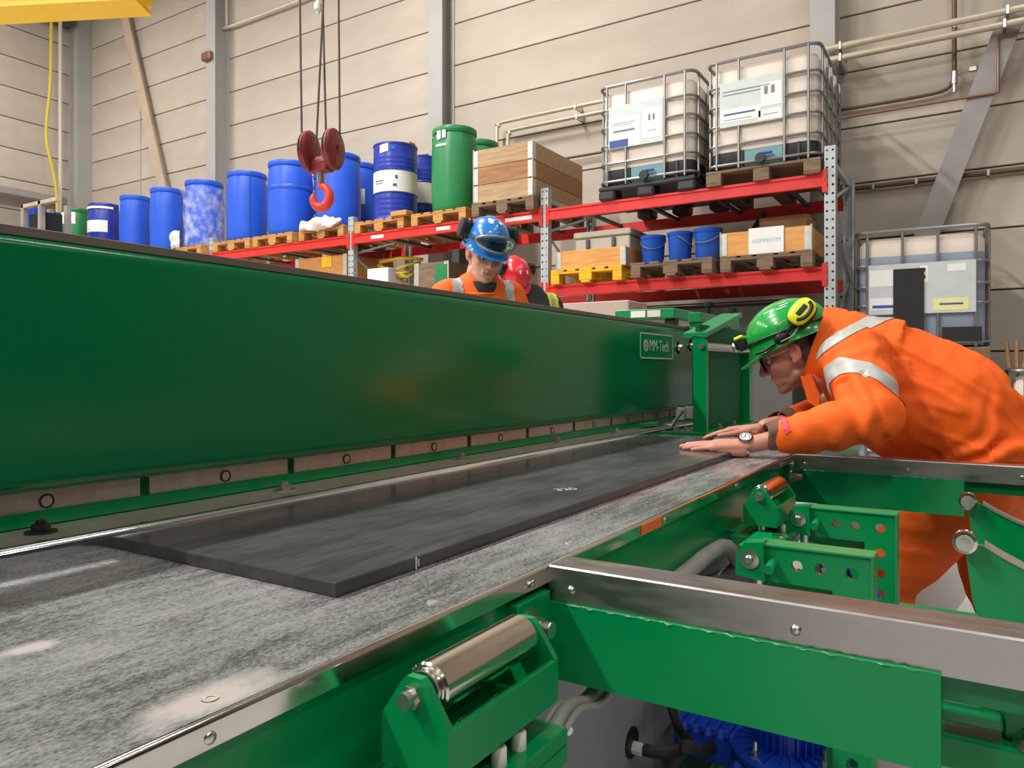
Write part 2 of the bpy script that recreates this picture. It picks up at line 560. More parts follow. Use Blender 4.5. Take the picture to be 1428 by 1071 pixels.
# steel columns: H sections standing in front of the wall
def column(x, w_, yf, label):
    h = w_ / 2
    mb = MB()
    mb.box((x - h, yf, 0), (x + h, yf + .018, HT), .004)
    mb.box((x - .008, yf + .018, 0), (x + .008, YW - .05, HT))
    mb.box((x - h, YW - .06, 0), (x + h, YW - .025, HT), .004)
    o = struct('trim_1', mb, 'column', label=label)
    return o
for i, cx in enumerate(COLX[1:5]):
    o = column(cx, .25, 8.36, ['grey steel wall column behind the blue drums', 'grey steel wall column behind the green drum',
            'grey steel wall column behind the stacked white containers', 'grey steel wall column past the diagonal brace'][i])
    o.name = 'trim_%d' % (i + 1)
o = struct('trim_5', MB().box((XL, 8.35, 0), (XL + .34, YW - .02, HT), .005), 'column', label='grey steel column in the corner of the hall')
# wall conduit cable in the far bay
c0 = on_y(196, 40, 8.66); c1 = on_y(196, 300, 8.66)
tag(obj('panel_cable', MB().cyl((c0.x, 8.66, 7.9), (c0.x, 8.66, 2.0), .012, n=6), 'column'), 'thin vertical cable running down the panels behind the sloping prop', 'cable')
# sloping tan prop in the far bay
def bar(name, p, q, wx, dy, mat, label, cat):
    p, q = Vector(p), Vector(q)
    d = (q - p).normalized(); n_ = Vector((d.z, 0, -d.x))
    mb = MB()
    h = n_ * (wx / 2)
    vs = []
    for e in (p, q):
        for s_ in (-1, 1):
            for yy in (0, dy):
                vs.append(e + h * s_ + Vector((0, yy, 0)))
    mb.add(vs, [(0, 2, 3, 1), (4, 5, 7, 6), (0, 1, 5, 4), (2, 6, 7, 3), (0, 4, 6, 2), (1, 3, 7, 5)])
    o = thing(name, label, cat, (q.x, q.y, q.z))
    obj('flange', mb, mat, o, smooth=False)
    # recessed web behind
    mb2 = MB(); vs = []
    for e in (p, q):
        for s_ in (-.12, .12):
            for yy in (dy, dy + .12):
                vs.append(e + h * s_ + Vector((0, yy, 0)))
    mb2.add(vs, [(0, 2, 3, 1), (4, 5, 7, 6), (0, 1, 5, 4), (2, 6, 7, 3), (0, 4, 6, 2), (1, 3, 7, 5)])
    obj('web', mb2, mat, o, smooth=False)
    return o
p = on_y(168, 2, 8.5); q = on_y(229, 278, 8.5)
e = (q - p).normalized()
bar('sloping_prop', p - e * .6, q + e * 4.6, .22, .03, 'tan_steel', 'tan steel prop sloping down the wall panels behind the blue drums', 'brace')
p = on_y(1404, 40, 8.42); q = on_y(1306, 292, 8.42)
e = (q - p).normalized()
bar('diagonal_brace', p - e * 1.2, q + e * 2.6, .21, .03, 'brace', 'grey steel brace running diagonally across the wall beside the rack', 'brace')

# pipes on the wall
def pipe(name, pts, r, mat, label, clamps=(), cat='pipe', n=10):
    o = thing(name, label, cat, tuple(pts[0]))
    obj('pipe_run', MB().tube(pts, r, n), mat, o)
    for c in clamps:
        c = Vector(c)
        mb = MB().box((c.x - .014, c.y - r - .006, c.z - r - .008), (c.x + .014, (c.w if len(c) > 3 else YW - .029), c.z + r + .008), .003)
        obj('clamp', mb, 'zinc', o, smooth=False)
    return o
def wline(u0, v0, u1, v1, y, n=1):
    a, b = on_y(u0, v0, y), on_y(u1, v1, y)
    return [a.lerp(b, k / n) for k in range(n + 1)]
yp = 8.30
a, b = on_y(1150, 70, yp), on_y(1420, 11, yp)
z_ = (a.z + b.z) / 2
pipe('utility_pipe', [(a.x, yp, z_), (b.x + 2.5, yp, z_)], .034, 'pipe_cream', 'upper of two thick cream pipes running along the wall above the rack end',
     [(on_y(1172, 68, yp).x, yp, z_), (on_y(1405, 14, yp).x, yp, z_, 8.421)])
a, b = on_y(1152, 85, yp), on_y(1420, 30, yp)
z2 = (a.z + b.z) / 2
pipe('utility_pipe', [(a.x, yp, z2), (b.x + 2.5, yp, z2)], .034, 'pipe_cream', 'lower of two thick cream pipes running along the wall above the rack end',
     [(on_y(1172, 82, yp).x, yp, z2), (on_y(1401, 33, yp).x, yp, z2, 8.421)])
# same pair further along, ending in down-turned elbows
yq = 8.5
a, b = on_y(693, 173, yq), on_y(838, 145, yq); zz = (a.z + b.z) / 2 + .02
pipe('utility_pipe', smooth_path([(b.x + .6, yq, zz), (a.x + .18, yq, zz), (a.x + .04, yq, zz - .04), (a.x, yq, zz - .18), (a.x, yq, zz - 1.2)], 4), .026, 'pipe_cream',
     'outer cream wall pipe bending down behind the pallet collar crate', [(a.x + 1.2, yq, zz)])
a, b = on_y(708, 186, yq), on_y(838, 157, yq); zz = (a.z + b.z) / 2 + .02
pipe('utility_pipe', smooth_path([(b.x + .6, yq, zz), (a.x + .18, yq, zz), (a.x + .04, yq, zz - .04), (a.x, yq, zz - .18), (a.x, yq, zz - 1.0)], 4), .026, 'pipe_cream',
     'inner cream wall pipe bending down behind the pallet collar crate', [(a.x + 1.05, yq, zz)])
a, b = on_y(800, 219, 8.6), on_y(840, 212, 8.6)
pipe('utility_pipe', [(a.x - 1.5, 8.6, a.z), (b.x + 1.2, 8.6, a.z)], .016, 'pipe_brown', 'thin brown wall pipe behind the left white container')
# brown dropping pipe with valve, and thin lines
a = on_y(1331, 0, 8.55); b = on_y(1330, 100, 8.55)
vp = pipe('drop_pipe', [(a.x, 8.55, 7.0), (a.x, 8.55, b.z)], .022, 'pipe_brown', 'brown vertical drop pipe with a shut-off valve on the wall', [(a.x, 8.55, a.z - .25)])
mb = MB().cyl((a.x, 8.55, b.z), (a.x, 8.55, b.z - .12), .03, n=12).cyl((a.x, 8.55, b.z - .12), (a.x, 8.55, b.z - .2), .02, n=10)
mb.cyl((a.x, 8.55, b.z - .05), (a.x + .14, 8.50, b.z - .03), .009, n=6).box((a.x + .12, 8.48, b.z - .05), (a.x + .19, 8.52, b.z + .0), .006)
obj('valve', mb, 'zinc', vp)
a, b = on_y(1172, 153, 8.6), on_y(1330, 127, 8.6); zt = (a.z + b.z) / 2
pipe('utility_pipe', smooth_path([(-1.372, 8.6, zt), (b.x - .3, 8.6, zt), (b.x - .06, 8.6, zt + .03), (b.x, 8.57, zt + .12)], 4), .017, 'pipe_brown', 'dark bent pipe feeding the vertical drop pipe')
yc_ = 8.405
a, b = on_y(1172, 165, yc_), on_y(1392, 129, yc_); zt = (a.z + b.z) / 2
c = on_y(1394, 52, yc_)
pipe('utility_pipe', [(-1.258, yc_, zt), (b.x, yc_, zt), (b.x, yc_, zt), (b.x, yc_, c.z), (b.x + .7, yc_, c.z)], .012, 'pipe_copper', 'thin copper line with a right-angle riser across the diagonal brace')
a, b = on_y(1190, 262, 8.62), on_y(1425, 237, 8.62); zt = (a.z + b.z) / 2
pipe('conduit_pipe', [(-1.372, 8.62, zt), (b.x + 2.5, 8.62, zt)], .026, 'pipe_brown', 'low brown conduit along the wall above the fluid container',
     [(on_y(k, 250, 8.62).x, 8.62, zt) for k in (1218, 1278, 1334, 1378)])
# white bent conduit high on the wall
a, b, c = on_y(315, 0, 8.6), on_y(316, 39, 8.6), on_y(418, 3, 8.6)
pipe('conduit_pipe', smooth_path([(b.x, 8.6, b.z + 1.6), (b.x, 8.6, b.z + .2), (b.x + .03, 8.6, b.z + .04), (b.x + .2, 8.6, b.z), (c.x + 1.6, 8.6, b.z + .0)], 4), .025, 'pipe_white', 'white bent conduit high on the wall above the blue drums')
# rusty bracket on the column
p = on_y(288, 77, 8.33)
tag(obj('column_bracket', MB().box((p.x - .1, 8.28, p.z - .1), (p.x + .14, 8.40, p.z + .05), .02), 'pipe_copper', smooth=False), 'small rusty bracket clamped on the wall column', 'bracket')
# side wall furniture: crane rail, hoses, ledge
p0, p1 = on_x(0, 4, XL + .25), on_x(95, 47, XL + .25)
mb = MB().box((XL + .05, 1.0, 8.26), (XL + .45, 8.3, 8.52), .01)
tag(obj('steel_girder', mb, 'rack_dark', smooth=False), 'dark steel girder high along the side wall', 'girder')
a = on_x(72, 24, XL + .6); b = on_x(79, 270, XL + .6)
tag(obj('yellow_hose', MB().tube(smooth_path([(XL + .6, a.y, a.z + .8), (XL + .6, a.y - .02, a.z - 1.2), (XL + .6, a.y - .1, a.z - 2.4), (XL + .6, b.y, b.z), (XL + .6, b.y, b.z - 2)], 6), .03, 8), 'hose_yellow'), 'long yellow hose hanging beside the side wall', 'hose')
a = on_x(84, 24, XL + .5)
tag(obj('white_pipe', MB().cyl((XL + .5, a.y, 8.9), (XL + .5, a.y, 2.0), .035, n=8), 'pipe_white'), 'white vertical pipe beside the hanging yellow hose', 'pipe')
p = on_x(0, 262, XL + .4); q = on_x(95, 279, XL + .4)
tag(obj('steel_ledge', MB().box((XL + .02, p.y - 1, (p.z + q.z) / 2 - .09), (XL + .4, q.y, (p.z + q.z) / 2 + .05), .01), 'brace', smooth=False), 'grey steel ledge running along the side wall', 'ledge')
# ceiling lamps
lamp0 = None
for (lx, ly, lp) in LAMPS:
    if lamp0 is None:
        lamp0 = thing('ceiling_lamp', 'long high-bay lamp hanging under the hall ceiling', 'lamp', (lx, ly, LAMP_Z), group='high-bay lamps in rows', world=False)
        obj('housing', MB().box((-.2, -.8, -.02), (.2, .8, .1), .02), 'rack_grey', lamp0, smooth=False)
        obj('diffuser', MB().box((-.17, -.75, -.05), (.17, .75, -.021), .01), 'emitter', lamp0, smooth=False)
        obj('hanger', MB().cyl((0, -.6, .1), (0, -.6, HT - LAMP_Z), .01, n=6).cyl((0, .6, .1), (0, .6, HT - LAMP_Z), .01, n=6), 'rope', lamp0)
    else:
        dup(lamp0, (lx, ly, LAMP_Z))
# ================================================================ storage rack
YR0, YR1 = 6.9, 8.0
POSTX = [-1.078, -3.90, -6.70, -9.48, -12.375, -15.04]
L1, L2 = 2.84, 2.03        # tops of the two beam levels
rack = thing('pallet_rack', 'long red and grey pallet rack along the panelled wall', 'rack', (POSTX[2], YR0, 0))
hw, hd = .05, .035
cells = []
nz = 41
for k in range(nz):
    z0 = k * 3.07 / nz; z1 = (k + 1) * 3.07 / nz
    cells.append((-hw, 0, z0, z1, -.024, (z0 + z1) / 2, .011))
    cells.append((0, hw, z0, z1, .024, (z0 + z1) / 2, .011))
mb = MB().holeplate('y', cells, 0, .004, 8)
mb.box((-hw, 0, 0), (-hw + .004, .07, 3.07)).box((hw - .004, 0, 0), (hw, .07, 3.07)).box((-hw, .066, 0), (-hw + .02, .07, 3.07)).box((hw - .02, .066, 0), (hw, .07, 3.07))
mb.box((-.07, -.02, 0), (.07, .09, .012))
pme = mb.mesh('upright'); pme.materials.append(MATS['rack_grey'])
for i, px in enumerate(POSTX):
    for y in (YR0, YR1):
        o = bpy.data.objects.new('upright', pme); link(o, rack)
        M = Matrix.Translation((px, y, 0)) if y == YR0 else Matrix.Translation((px, y + .07, 0)) @ Matrix.Rotation(PI, 4, 'Z')
        o.matrix_basis = M
    # frame bracing in the depth direction
    zs = [.2, .8, 1.4, 2.0, 2.6, 2.95]
    for k in range(5):
        ya, yb = (YR0 + .03, YR1 + .03) if k % 2 == 0 else (YR1 + .03, YR0 + .03)
        obj('frame_brace', MB().cyl((px, ya, zs[k]), (px, yb, zs[k + 1]), .016, n=6), 'rack_grey', rack)
    obj('frame_tie', MB().box((px - .02, YR0 + .07, 2.93), (px + .02, YR1, 2.97)), 'rack_grey', rack, smooth=False)
prof = [(0, 0), (.0, .072), (.012, .078), (.012, .088), (0, .094), (0, .115), (.05, .115), (.05, 0)]
for i in range(5):
    x1, x0 = POSTX[i] - hw, POSTX[i + 1] + hw
    for lz in (L1, L2):
        for y in (YR0, YR1):
            pr = [(y - .012 + a, lz - .115 + b) for a, b in prof] if y == YR0 else [(y + .07 - a, lz - .115 + b) for a, b in prof]
            obj('beam', MB().prism(pr, 'x', x0, x1), 'rack_red', rack, smooth=False, label='red step beam')
        for xx, sgn in ((x0, 1), (x1, -1)):
            obj('beam_connector', MB().box((xx - sgn * .03, YR0 - .016, lz - .17), (xx + sgn * .012, YR0 - .002, lz + .03), .003).cyl((xx + sgn * -.008, YR0 - .02, lz - .05), (xx + sgn * -.008, YR0 - .012, lz - .05), .009, n=8), 'rack_red', rack, smooth=False)
        for k in range(4 if lz == L1 else 0):
            cx = x0 + (x1 - x0) * (k + .5) / 4
            obj('cross_bar', MB().box((cx - .02, YR0 + .04, lz - .05), (cx + .02, YR1 + .03, lz - .018)), 'rack_dark', rack, smooth=False)
# beam stickers
for (u, v) in ((526, 317), (618, 301), (723, 300)):
    p = on_y(u, v, YR0 - .013)
    obj('beam_sticker', MB().box((p.x - (.1 if u < 700 else .17), YR0 - .0145, L1 - .085), (p.x + (.1 if u < 700 else .17), YR0 - .0125, L1 - .045)), 'paper', rack, smooth=False)

# ---------------------------------------------------------------- pallets
def make_pallet(mat, label, wx=.8, dy=1.2):
    r = thing('pallet', label, 'pallet', world=False)
    bx, by = wx / 2, dy / 2
    for k in range(5):
        w_ = .145 if k % 2 == 0 else .1
        c = -bx + .0725 + k * (wx - .145) / 4
        obj('top_board', MB().box((c - w_ / 2, -by, .122), (c + w_ / 2, by, .144), .003), mat, r, smooth=False)
    for k in range(3):
        c = -by + .0725 + k * (dy - .145) / 2
        obj('cross_board', MB().box((-bx, c - .0725, .1), (bx, c + .0725, .122), .003), mat, r, smooth=False)
        d = -bx + .05 + k * (wx - .1) / 2
        obj('bottom_board', MB().box((d - .05, -by, 0), (d + .05, by, .022), .003), mat, r, smooth=False)
        for j in range(3):
            e = -bx + .05 + j * (wx - .1) / 2
            obj('block', MB().box((e - (.072 if j == 1 else .05), c - .0725, .022), (e + (.072 if j == 1 else .05), c + .0725, .1), .004), mat, r, smooth=False)
    return r
PAL = {}
def pallet(mat, x, y, z, label, rz=0.0, group=None):
    if mat not in PAL:
        PAL[mat] = make_pallet(mat, label)
        o = PAL[mat]
        o.matrix_basis = Matrix.Translation((x, y, z)) @ Matrix.Rotation(rz, 4, 'Z')
        if group: o['group'] = group
        return o
    return dup(PAL[mat], (x, y, z), rz, label, group)

# ---------------------------------------------------------------- drums
PZ = L1 + .144
def drum_plastic(u0, u1, vtop, mat, label, y=7.2, z0=PZ, name='plastic_drum', lab=None, group=None, strap=False):
    uc = (u0 + u1) / 2
    c = on_y(uc, 300, y)
    t = -SN * c.x + CS * c.y
    r = (u1 - u0) / 2 * t / FPX * .97
    zt = on_y(uc, vtop, y).z - .02
    h = zt - z0
    th = thing(name, label, 'drum', (c.x, y, z0), group=group, world=False)
    pr = [(0.0, 0), (r * .86, 0), (r * .93, .02), (r * .965, .07), (r * .985, .2), (r, h * .45), (r * .995, h * .68), (r * .975, h * .8), (r * .93, h * .9), (r * .905, h * .935)]
    obj('body', MB().lathe(pr + [(r * .9, h * .95), (0, h * .95)], n=36), mat, th)
    obj('rim', MB().lathe([(r * .90, h * .925), (r * .955, h * .935), (r * .975, h * .955), (r * .975, h * .985), (r * .955, h), (r * .90, h), (r * .88, h * .985), (r * .88, h * .94)], n=36), mat, th)
    obj('bung', MB().cyl((r * .5, 0, h * .95), (r * .5, 0, h * .985), .035, n=12).cyl((-r * .5, 0, h * .95), (-r * .5, 0, h * .985), .035, n=12), mat, th)
    if lab:
        # wrapped label: angular span and heights as fractions; material
        for (a0, a1, f0, f1, m_) in lab:
            rr = r * 1.004
            # the lathe frame for +Z has its first axis along +x*... ; angles measured so that 0 faces -Y
            mbl = MB()
            n_ = 12
            vs = []; fs = []
            for k in range(n_ + 1):
                an = math.radians(a0 + (a1 - a0) * k / n_) - PI / 2
                for f_, q in ((f0, 0), (f1, 0), (f1, 1), (f0, 1)):
                    R_ = rr + .001 - (.006 if q else 0)
                    vs.append((R_ * math.cos(an), R_ * math.sin(an), h * f_))
            for k in range(n_):
                for e in range(4):
                    fs.append((4 * k + e, 4 * k + (e + 1) % 4, 4 * k + 4 + (e + 1) % 4, 4 * k + 4 + e))
            fs += [(0, 1, 2, 3), (4 * n_, 4 * n_ + 3, 4 * n_ + 2, 4 * n_ + 1)]
            obj('label', mbl.add(vs, fs), m_, th)
    if strap:
        obj('strap', MB().box((r * .88, -r * .56, 0.02), (r * .90, -r * .50, h * .97)), 'print_blue', th, smooth=False)
    return th, r, h
def drum_steel(u0, u1, vtop, label, y=7.2, z0=PZ, bands=None, stickers=False):
    uc = (u0 + u1) / 2
    c = on_y(uc, 300, y)
    t = -SN * c.x + CS * c.y
    r = (u1 - u0) / 2 * t / FPX * .97
    h = on_y(uc, vtop, y).z - .02 - z0
    th = thing('steel_drum', label, 'drum', (c.x, y, z0), world=False)
    def ribs(f0, f1, k):
        out = []
        for i in range(k):
            zc = h * (f0 + (f1 - f0) * (i + .5) / k); dz = h * (f1 - f0) / k / 2
            out += [(r * .985, zc - dz * .8), (r, zc), (r * .985, zc + dz * .8)]
        return out
    obj('body', MB().lathe([(0, .01), (r * .97, .01), (r * 1.01, 0), (r * 1.01, .02), (r * .985, .03)] + ribs(.06, .32, 4) + [(r * .985, h * .345), (r * 1.02, h * .355), (r * .985, h * .365)] +
        [(r * .985, h * .64), (r * 1.02, h * .65), (r * .985, h * .66)] + ribs(.67, .84, 3) + [(r * .985, h * .88), (r * .985, h * .975), (r * 1.01, h * .98), (r * 1.01, h), (r * .97, h), (r * .965, h * .985), (0, h * .985)], n=36), 'drum_navy', th)
    obj('band', MB().lathe([(r * .985, h * .366), (r * .992, h * .367), (r * .992, h * .638), (r * .985, h * .639)], n=36), 'drum_white', th, label='wide white printed band')
    def patch(name, a0, a1, f0, f1, m_, skew=0.0):
        vs = []; n_ = 5
        for k in range(n_ + 1):
            an = math.radians(a0 + (a1 - a0) * k / n_) - PI / 2
            sk = skew * k / n_
            for f_ in (f0, f1):
                for R_ in (r * .99, r * .998 + .003):
                    vs.append((R_ * math.cos(an), R_ * math.sin(an), h * (f_ + sk)))
        fs = []
        for k in range(n_):
            a = 4 * k
            fs += [(a + 1, a + 3, a + 7, a + 5), (a, a + 4, a + 6, a + 2), (a, a + 1, a + 5, a + 4), (a + 2, a + 6, a + 7, a + 3)]
        fs += [(0, 2, 3, 1), (4 * n_, 4 * n_ + 1, 4 * n_ + 3, 4 * n_ + 2)]
        obj(name, MB().add(vs, fs), m_, th)
    if stickers:
        patch('sticker', -2, 22, .86, .96, 'paper', .02)
        patch('sticker', 30, 40, .9, .95, 'drum_blue')
        for (a0, a1, f0, f1) in ((-55, -48, .5, .54), (-55, -46, .44, .455), (40, 46, .53, .57), (34, 44, .43, .46), (-20, 10, .5, .512), (-18, 6, .47, .478)):
            patch('print_mark', a0, a1, f0, f1, 'print_blue' if f1 - f0 > .02 else 'print_grey')
    return th, r, h
drums = [
    (88, 124, 291, 'drum_green', 'small green drum with a white label on top of the rack end', 7.2, [(-30, 60, .72, .92, 'paper')]),
    (168, 210, 274, 'drum_blue', 'blue plastic drum with a small white label on its side edge', 7.2, [(-88, -40, .72, .86, 'paper')]),
    (210, 257, 264, 'drum_blue', 'plain blue plastic drum between the labelled and the film-wrapped drums', 7.2, None),
    (316, 373, 242, 'drum_blue', 'blue plastic drum with a vertical strap beside the wall column', 7.2, None),
    (373, 437, 228, 'drum_blue', 'blue plastic drum with a paler ring around its upper body', 7.2, None),
    (440, 504, 217, 'drum_blue', 'tall blue plastic drum just behind the red hook block', 7.2, None),
    (436, 484, 244, 'drum_blue', 'blue drum half hidden behind others with a white label near the hook', 7.85, [(-60, 0, .5, .66, 'paper'), (-60, -5, .3, .4, 'paper')]),
    (474, 528, 230, 'drum_blue', 'blue drum with a cream label squeezed behind the white banded steel drum', 7.85, [(0, 60, .44, .64, 'paper')]),
    (601, 667, 181, 'drum_green', 'tall green plastic drum with white stickers on the rack', 7.2, [(-75, -55, .78, .93, 'label_yellow'), (-12, 0, .84, .94, 'paper'), (4, 14, .85, .94, 'paper'), (-16, 16, .76, .785, 'paper')]),
    (640, 697, 199, 'drum_green', 'second green drum mostly hidden behind the wooden crate', 7.85, None),
]
for (u0, u1, vt, m_, lb, y, lab) in drums:
    th, r, h = drum_plastic(u0, u1, vt, m_, lb, y, lab=lab, strap=('strap' in lb))
    if 'paler ring' in lb:
        obj('ring', MB().lathe([(r * .99, h * .60), (r * 1.008, h * .61), (r * 1.008, h * .665), (r * .985, h * .675)], n=36), 'valve_blue', th)
# drum wrapped in clear film
th, r, h = drum_plastic(258, 312, 254, 'drum_blue', 'blue drum loosely wrapped in clear plastic film', 7.2)
fm = MB()
n_ = 40; vs = []; fs = []
for k in range(n_):
    an = 2 * PI * k / n_
    for j in range(9):
        z = h * (.02 + .86 * j / 8)
        rr = r * (1.04 + .06 * mnoise.noise(Vector((math.cos(an) * 3, math.sin(an) * 3, z * 5)))) + (.05 if j == 8 else 0)
        vs.append((rr * math.cos(an), rr * math.sin(an), z + (.05 * mnoise.noise(Vector((an * 3, 0, 1))) if j == 8 else 0)))
for k in range(n_):
    for j in range(8):
        a = 9 * k + j; b = 9 * ((k + 1) % n_) + j
        fs.append((a, b, b + 1, a + 1))
fo = obj('film_wrap', fm.add(vs, fs), None, th)
m = bpy.data.materials.new('clear_film'); m.use_nodes = True
nt = m.node_tree; p_ = nt.nodes['Principled BSDF']
p_.inputs['Base Color'].default_value = (.8, .85, .95, 1); p_.inputs['Roughness'].default_value = .25
nz_ = nt.nodes.new('ShaderNodeTexNoise'); nz_.inputs['Scale'].default_value = 7; nz_.inputs['Detail'].default_value = 6
mr_ = nt.nodes.new('ShaderNodeMapRange'); mr_.inputs[1].default_value = .42; mr_.inputs[2].default_value = .75; mr_.inputs[3].default_value = .06; mr_.inputs[4].default_value = .6
nt.links.new(nz_.outputs[0], mr_.inputs[0]); nt.links.new(mr_.outputs[0], p_.inputs['Alpha'])
fo.data.materials.append(m)
# blue drum with white shoulder and band
th, r, h = drum_plastic(124, 168, 285, 'drum_navy', 'dark blue drum with white bands next to the small green drum', 7.2,
                        lab=[(-70, 70, .5, .7, 'paper'), (-90, 90, .9, .94, 'paper')])
drum_steel(520, 583, 204, 'ribbed steel drum with a wide white band and a white sticker', 7.2, stickers=True)
drum_steel(566, 612, 220, 'ribbed steel drum standing behind, next to the tall green drum', 7.88)
# plank lying on the drum, loose bags
p = on_y(566, 203, 7.25)
tag(obj('wood_offcut', MB().box((p.x - .08, 7.2, p.z - .035), (p.x + .1, 7.32, p.z + .03), .005), 'wood_fresh', smooth=False), 'small wood offcut lying on the banded steel drum', 'wood')
def lumpy(mb, seed, amp, sc):
    mb.v = [tuple(Vector(v) + Vector((mnoise.noise(Vector(v) * sc + Vector((seed, 0, 0))), mnoise.noise(Vector(v) * sc + Vector((0, seed, 0))), mnoise.noise(Vector(v) * sc + Vector((0, 0, seed)))) ) * amp) for v in mb.v]
    return mb
def settle(mb, drum, rad, post=None, edge=6.868, top=PZ):
    """lay a soft bag on the pallet: on the boards behind the edge, clear of the drum and the rack post"""
    out = []
    for x, y, z in mb.v:
        if post is not None: x = min(x, post)
        d = math.hypot(x - drum[0], y - drum[1])
        if d < rad:
            k = rad / max(d, 1e-6); x, y = drum[0] + (x - drum[0]) * k, drum[1] + (y - drum[1]) * k
        if y > edge - .004: z = max(z, top - .0005)
        out.append((x, y, z))
    mb.v = out
    return mb
dq = on_y(472, 300, 7.2)
bag = lumpy(MB().ellipsoid((dq.x - .0, 6.865, PZ + .04), (.40, .085, .075), 40, 18), 3, .05, 11)
tag(obj('plastic_bag', settle(bag, (dq.x, 7.2), .315, -6.775), 'sack'), 'crumpled pale plastic sheet lying before the hook drum', 'bag')
dq = on_y(285, 300, 7.2)
bag = lumpy(MB().ellipsoid((dq.x - .23, 6.92, PZ + .12), (.13, .085, .15), 24, 14), 9, .07, 11)
tag(obj('plastic_bag', settle(bag, (dq.x, 7.2), .36), 'drum_white'), 'crumpled white plastic bag beside the film-wrapped drum', 'bag')

# pallets under the drums
dx = [-5.30, -6.215, -7.21, -8.13, -9.0, -10.07, -11.0, -11.88, -12.865, -13.74]
dl = ['light pine pallet under the tall green drum', 'light pine pallet under the banded steel drum', 'light pine pallet under the drum behind the hook',
      'light pine pallet under the ringed blue drum', 'light pine pallet under the strapped blue drum', 'light pine pallet under the film-wrapped drum',
      'light pine pallet under the plain blue drum', 'light pine pallet under the side-labelled blue drum', 'light pine pallet under the white-banded blue drum', 'light pine pallet under the small green drum']
for x, lb in zip(dx, dl):
    rz_ = random.uniform(-.015, .015)
    pallet('pallet_new', x, 7.47, L1, lb, rz=0.0 if 11.5 < -x < 13 or -6.3 < x < -6.1 or -9.1 < x < -8.9 else rz_, group='pine pallets on the top shelf')
for (u, v) in ((446, 0), (0, 0)):
    pass
p = on_y(556, 300, 6.86)
tag(obj('wood_chock', MB().box((p.x - .12, 6.84, PZ), (p.x + .13, 6.98, PZ + .06), .006), 'pallet_new', smooth=False), 'wooden chock on the pallet before the banded drum', 'wood')

# ---------------------------------------------------------------- pallet-collar crates
def collar(name, x0, x1, y0, y1, z0, n, mat, label, hinge='hinge', fill=None, h=.195, mats=None):
    th = thing(name, label, 'crate', ((x0 + x1) / 2, (y0 + y1) / 2, z0))
    t_ = .02
    for k in range(n):
        a, b = z0 + k * h, z0 + (k + 1) * h - .004
        m_ = mats[k] if mats else mat
        obj('front_board', MB().box((x0, y0, a), (x1, y0 + t_, b), .003), m_, th, smooth=False)
        obj('rear_board', MB().box((x0, y1 - t_, a), (x1, y1, b), .003), m_, th, smooth=False)
        obj('side_board', MB().box((x0, y0 + t_, a), (x0 + t_, y1 - t_, b), .003), m_, th, smooth=False)
        obj('side_board', MB().box((x1 - t_, y0 + t_, a), (x1, y1 - t_, b), .003), m_, th, smooth=False)
        for xx, s_ in ((x0, 1), (x1, -1)):
            mb = MB().box((xx - s_ * .006, y0 - .004, a + .008), (xx + s_ * .055, y0, b - .008), .0015).box((xx - s_ * .004, y0 - .004, a + .008), (xx, y0 + .07, b - .008), .0015)
            mb.cyl((xx - s_ * .004, y0 - .002, a), (xx - s_ * .004, y0 - .002, b + .01), .008, n=8)
            obj('corner_hinge', mb, hinge, th, smooth=False)
    obj('bottom_sheet', MB().box((x0 + t_, y0 + t_, z0), (x1 - t_, y1 - t_, z0 + .012)), 'plywood', th, smooth=False)
    return th
collar('collar_crate', -4.74, -3.99, 6.80, 7.98, PZ, 3, None, 'weathered wooden crate of three hinged collars on the top shelf', mats=['wood_collar_pale', 'wood_collar', 'wood_collar_pale'])
pallet('pallet_old', -4.376, 7.40, L1, 'weathered brown pallet under the three-collar wooden crate', group='weathered pallets')
Z2 = L2 + .144
collar('collar_crate', -3.72, -2.95, 6.84, 7.9, Z2, 1, 'wood_fresh', 'pale one-collar wooden crate on the yellow pallet')
pallet('pallet_yellow', -3.38, 7.42, L2, 'bright yellow painted pallet on the lower shelf')
# cream plastic case on it
p0, p1 = on_y(808, 340, 7.1), on_y(889, 310, 7.1)
c_ = thing('storage_case', 'cream plastic storage case with clasps in the pale collar crate', 'case', (p0.x, 7.1, Z2))
p1.x = -2.9705
obj('case_body', MB().box((p0.x, 7.0, Z2 + .012), (p1.x, 7.7, Z2 + .33), .012), 'box_cream', c_, smooth=False)
obj('lid', MB().box((p0.x - .015, 6.985, Z2 + .335), (p1.x + .015, 7.715, Z2 + .40), .012), 'box_cream', c_, smooth=False)
for f in (.25, .72):
    xx = p0.x + (p1.x - p0.x) * f
    obj('clasp', MB().box((xx - .02, 6.975, Z2 + .22), (xx + .02, 7.0, Z2 + .32), .006), 'rack_dark', c_, smooth=False)
    obj('tape', MB().box((xx - .05, 6.988, Z2 + .19), (xx + .10, 7.0, Z2 + .215), .002), 'pallet_yellow', c_, smooth=False)
pallet('pallet_old', -2.46, 7.36, L2, 'weathered pallet under the three blue buckets', group='weathered pallets')
pallet('pallet_old', -1.60, 7.40, L2, 'weathered pallet under the crate with the white sheet', group='weathered pallets')
collar('collar_crate', -2.0, -1.22, 6.84, 7.9, Z2, 1, 'wood_fresh', 'orange-toned wooden crate with a white paper sheet on its front', h=.22)
cr = bpy.data.objects[-1] if False else None
sheet = thing('paper_sheet', 'white paper sheet with faint grey lettering stapled to the crate', 'sign', (-1.6, 6.83, Z2))
p0, p1 = on_y(1044, 357, 6.833), on_y(1093, 320, 6.833)
obj('sheet', MB().box((p0.x, 6.829, Z2 + .0), (p1.x, 6.834, Z2 + .235)), 'paper', sheet, smooth=False)
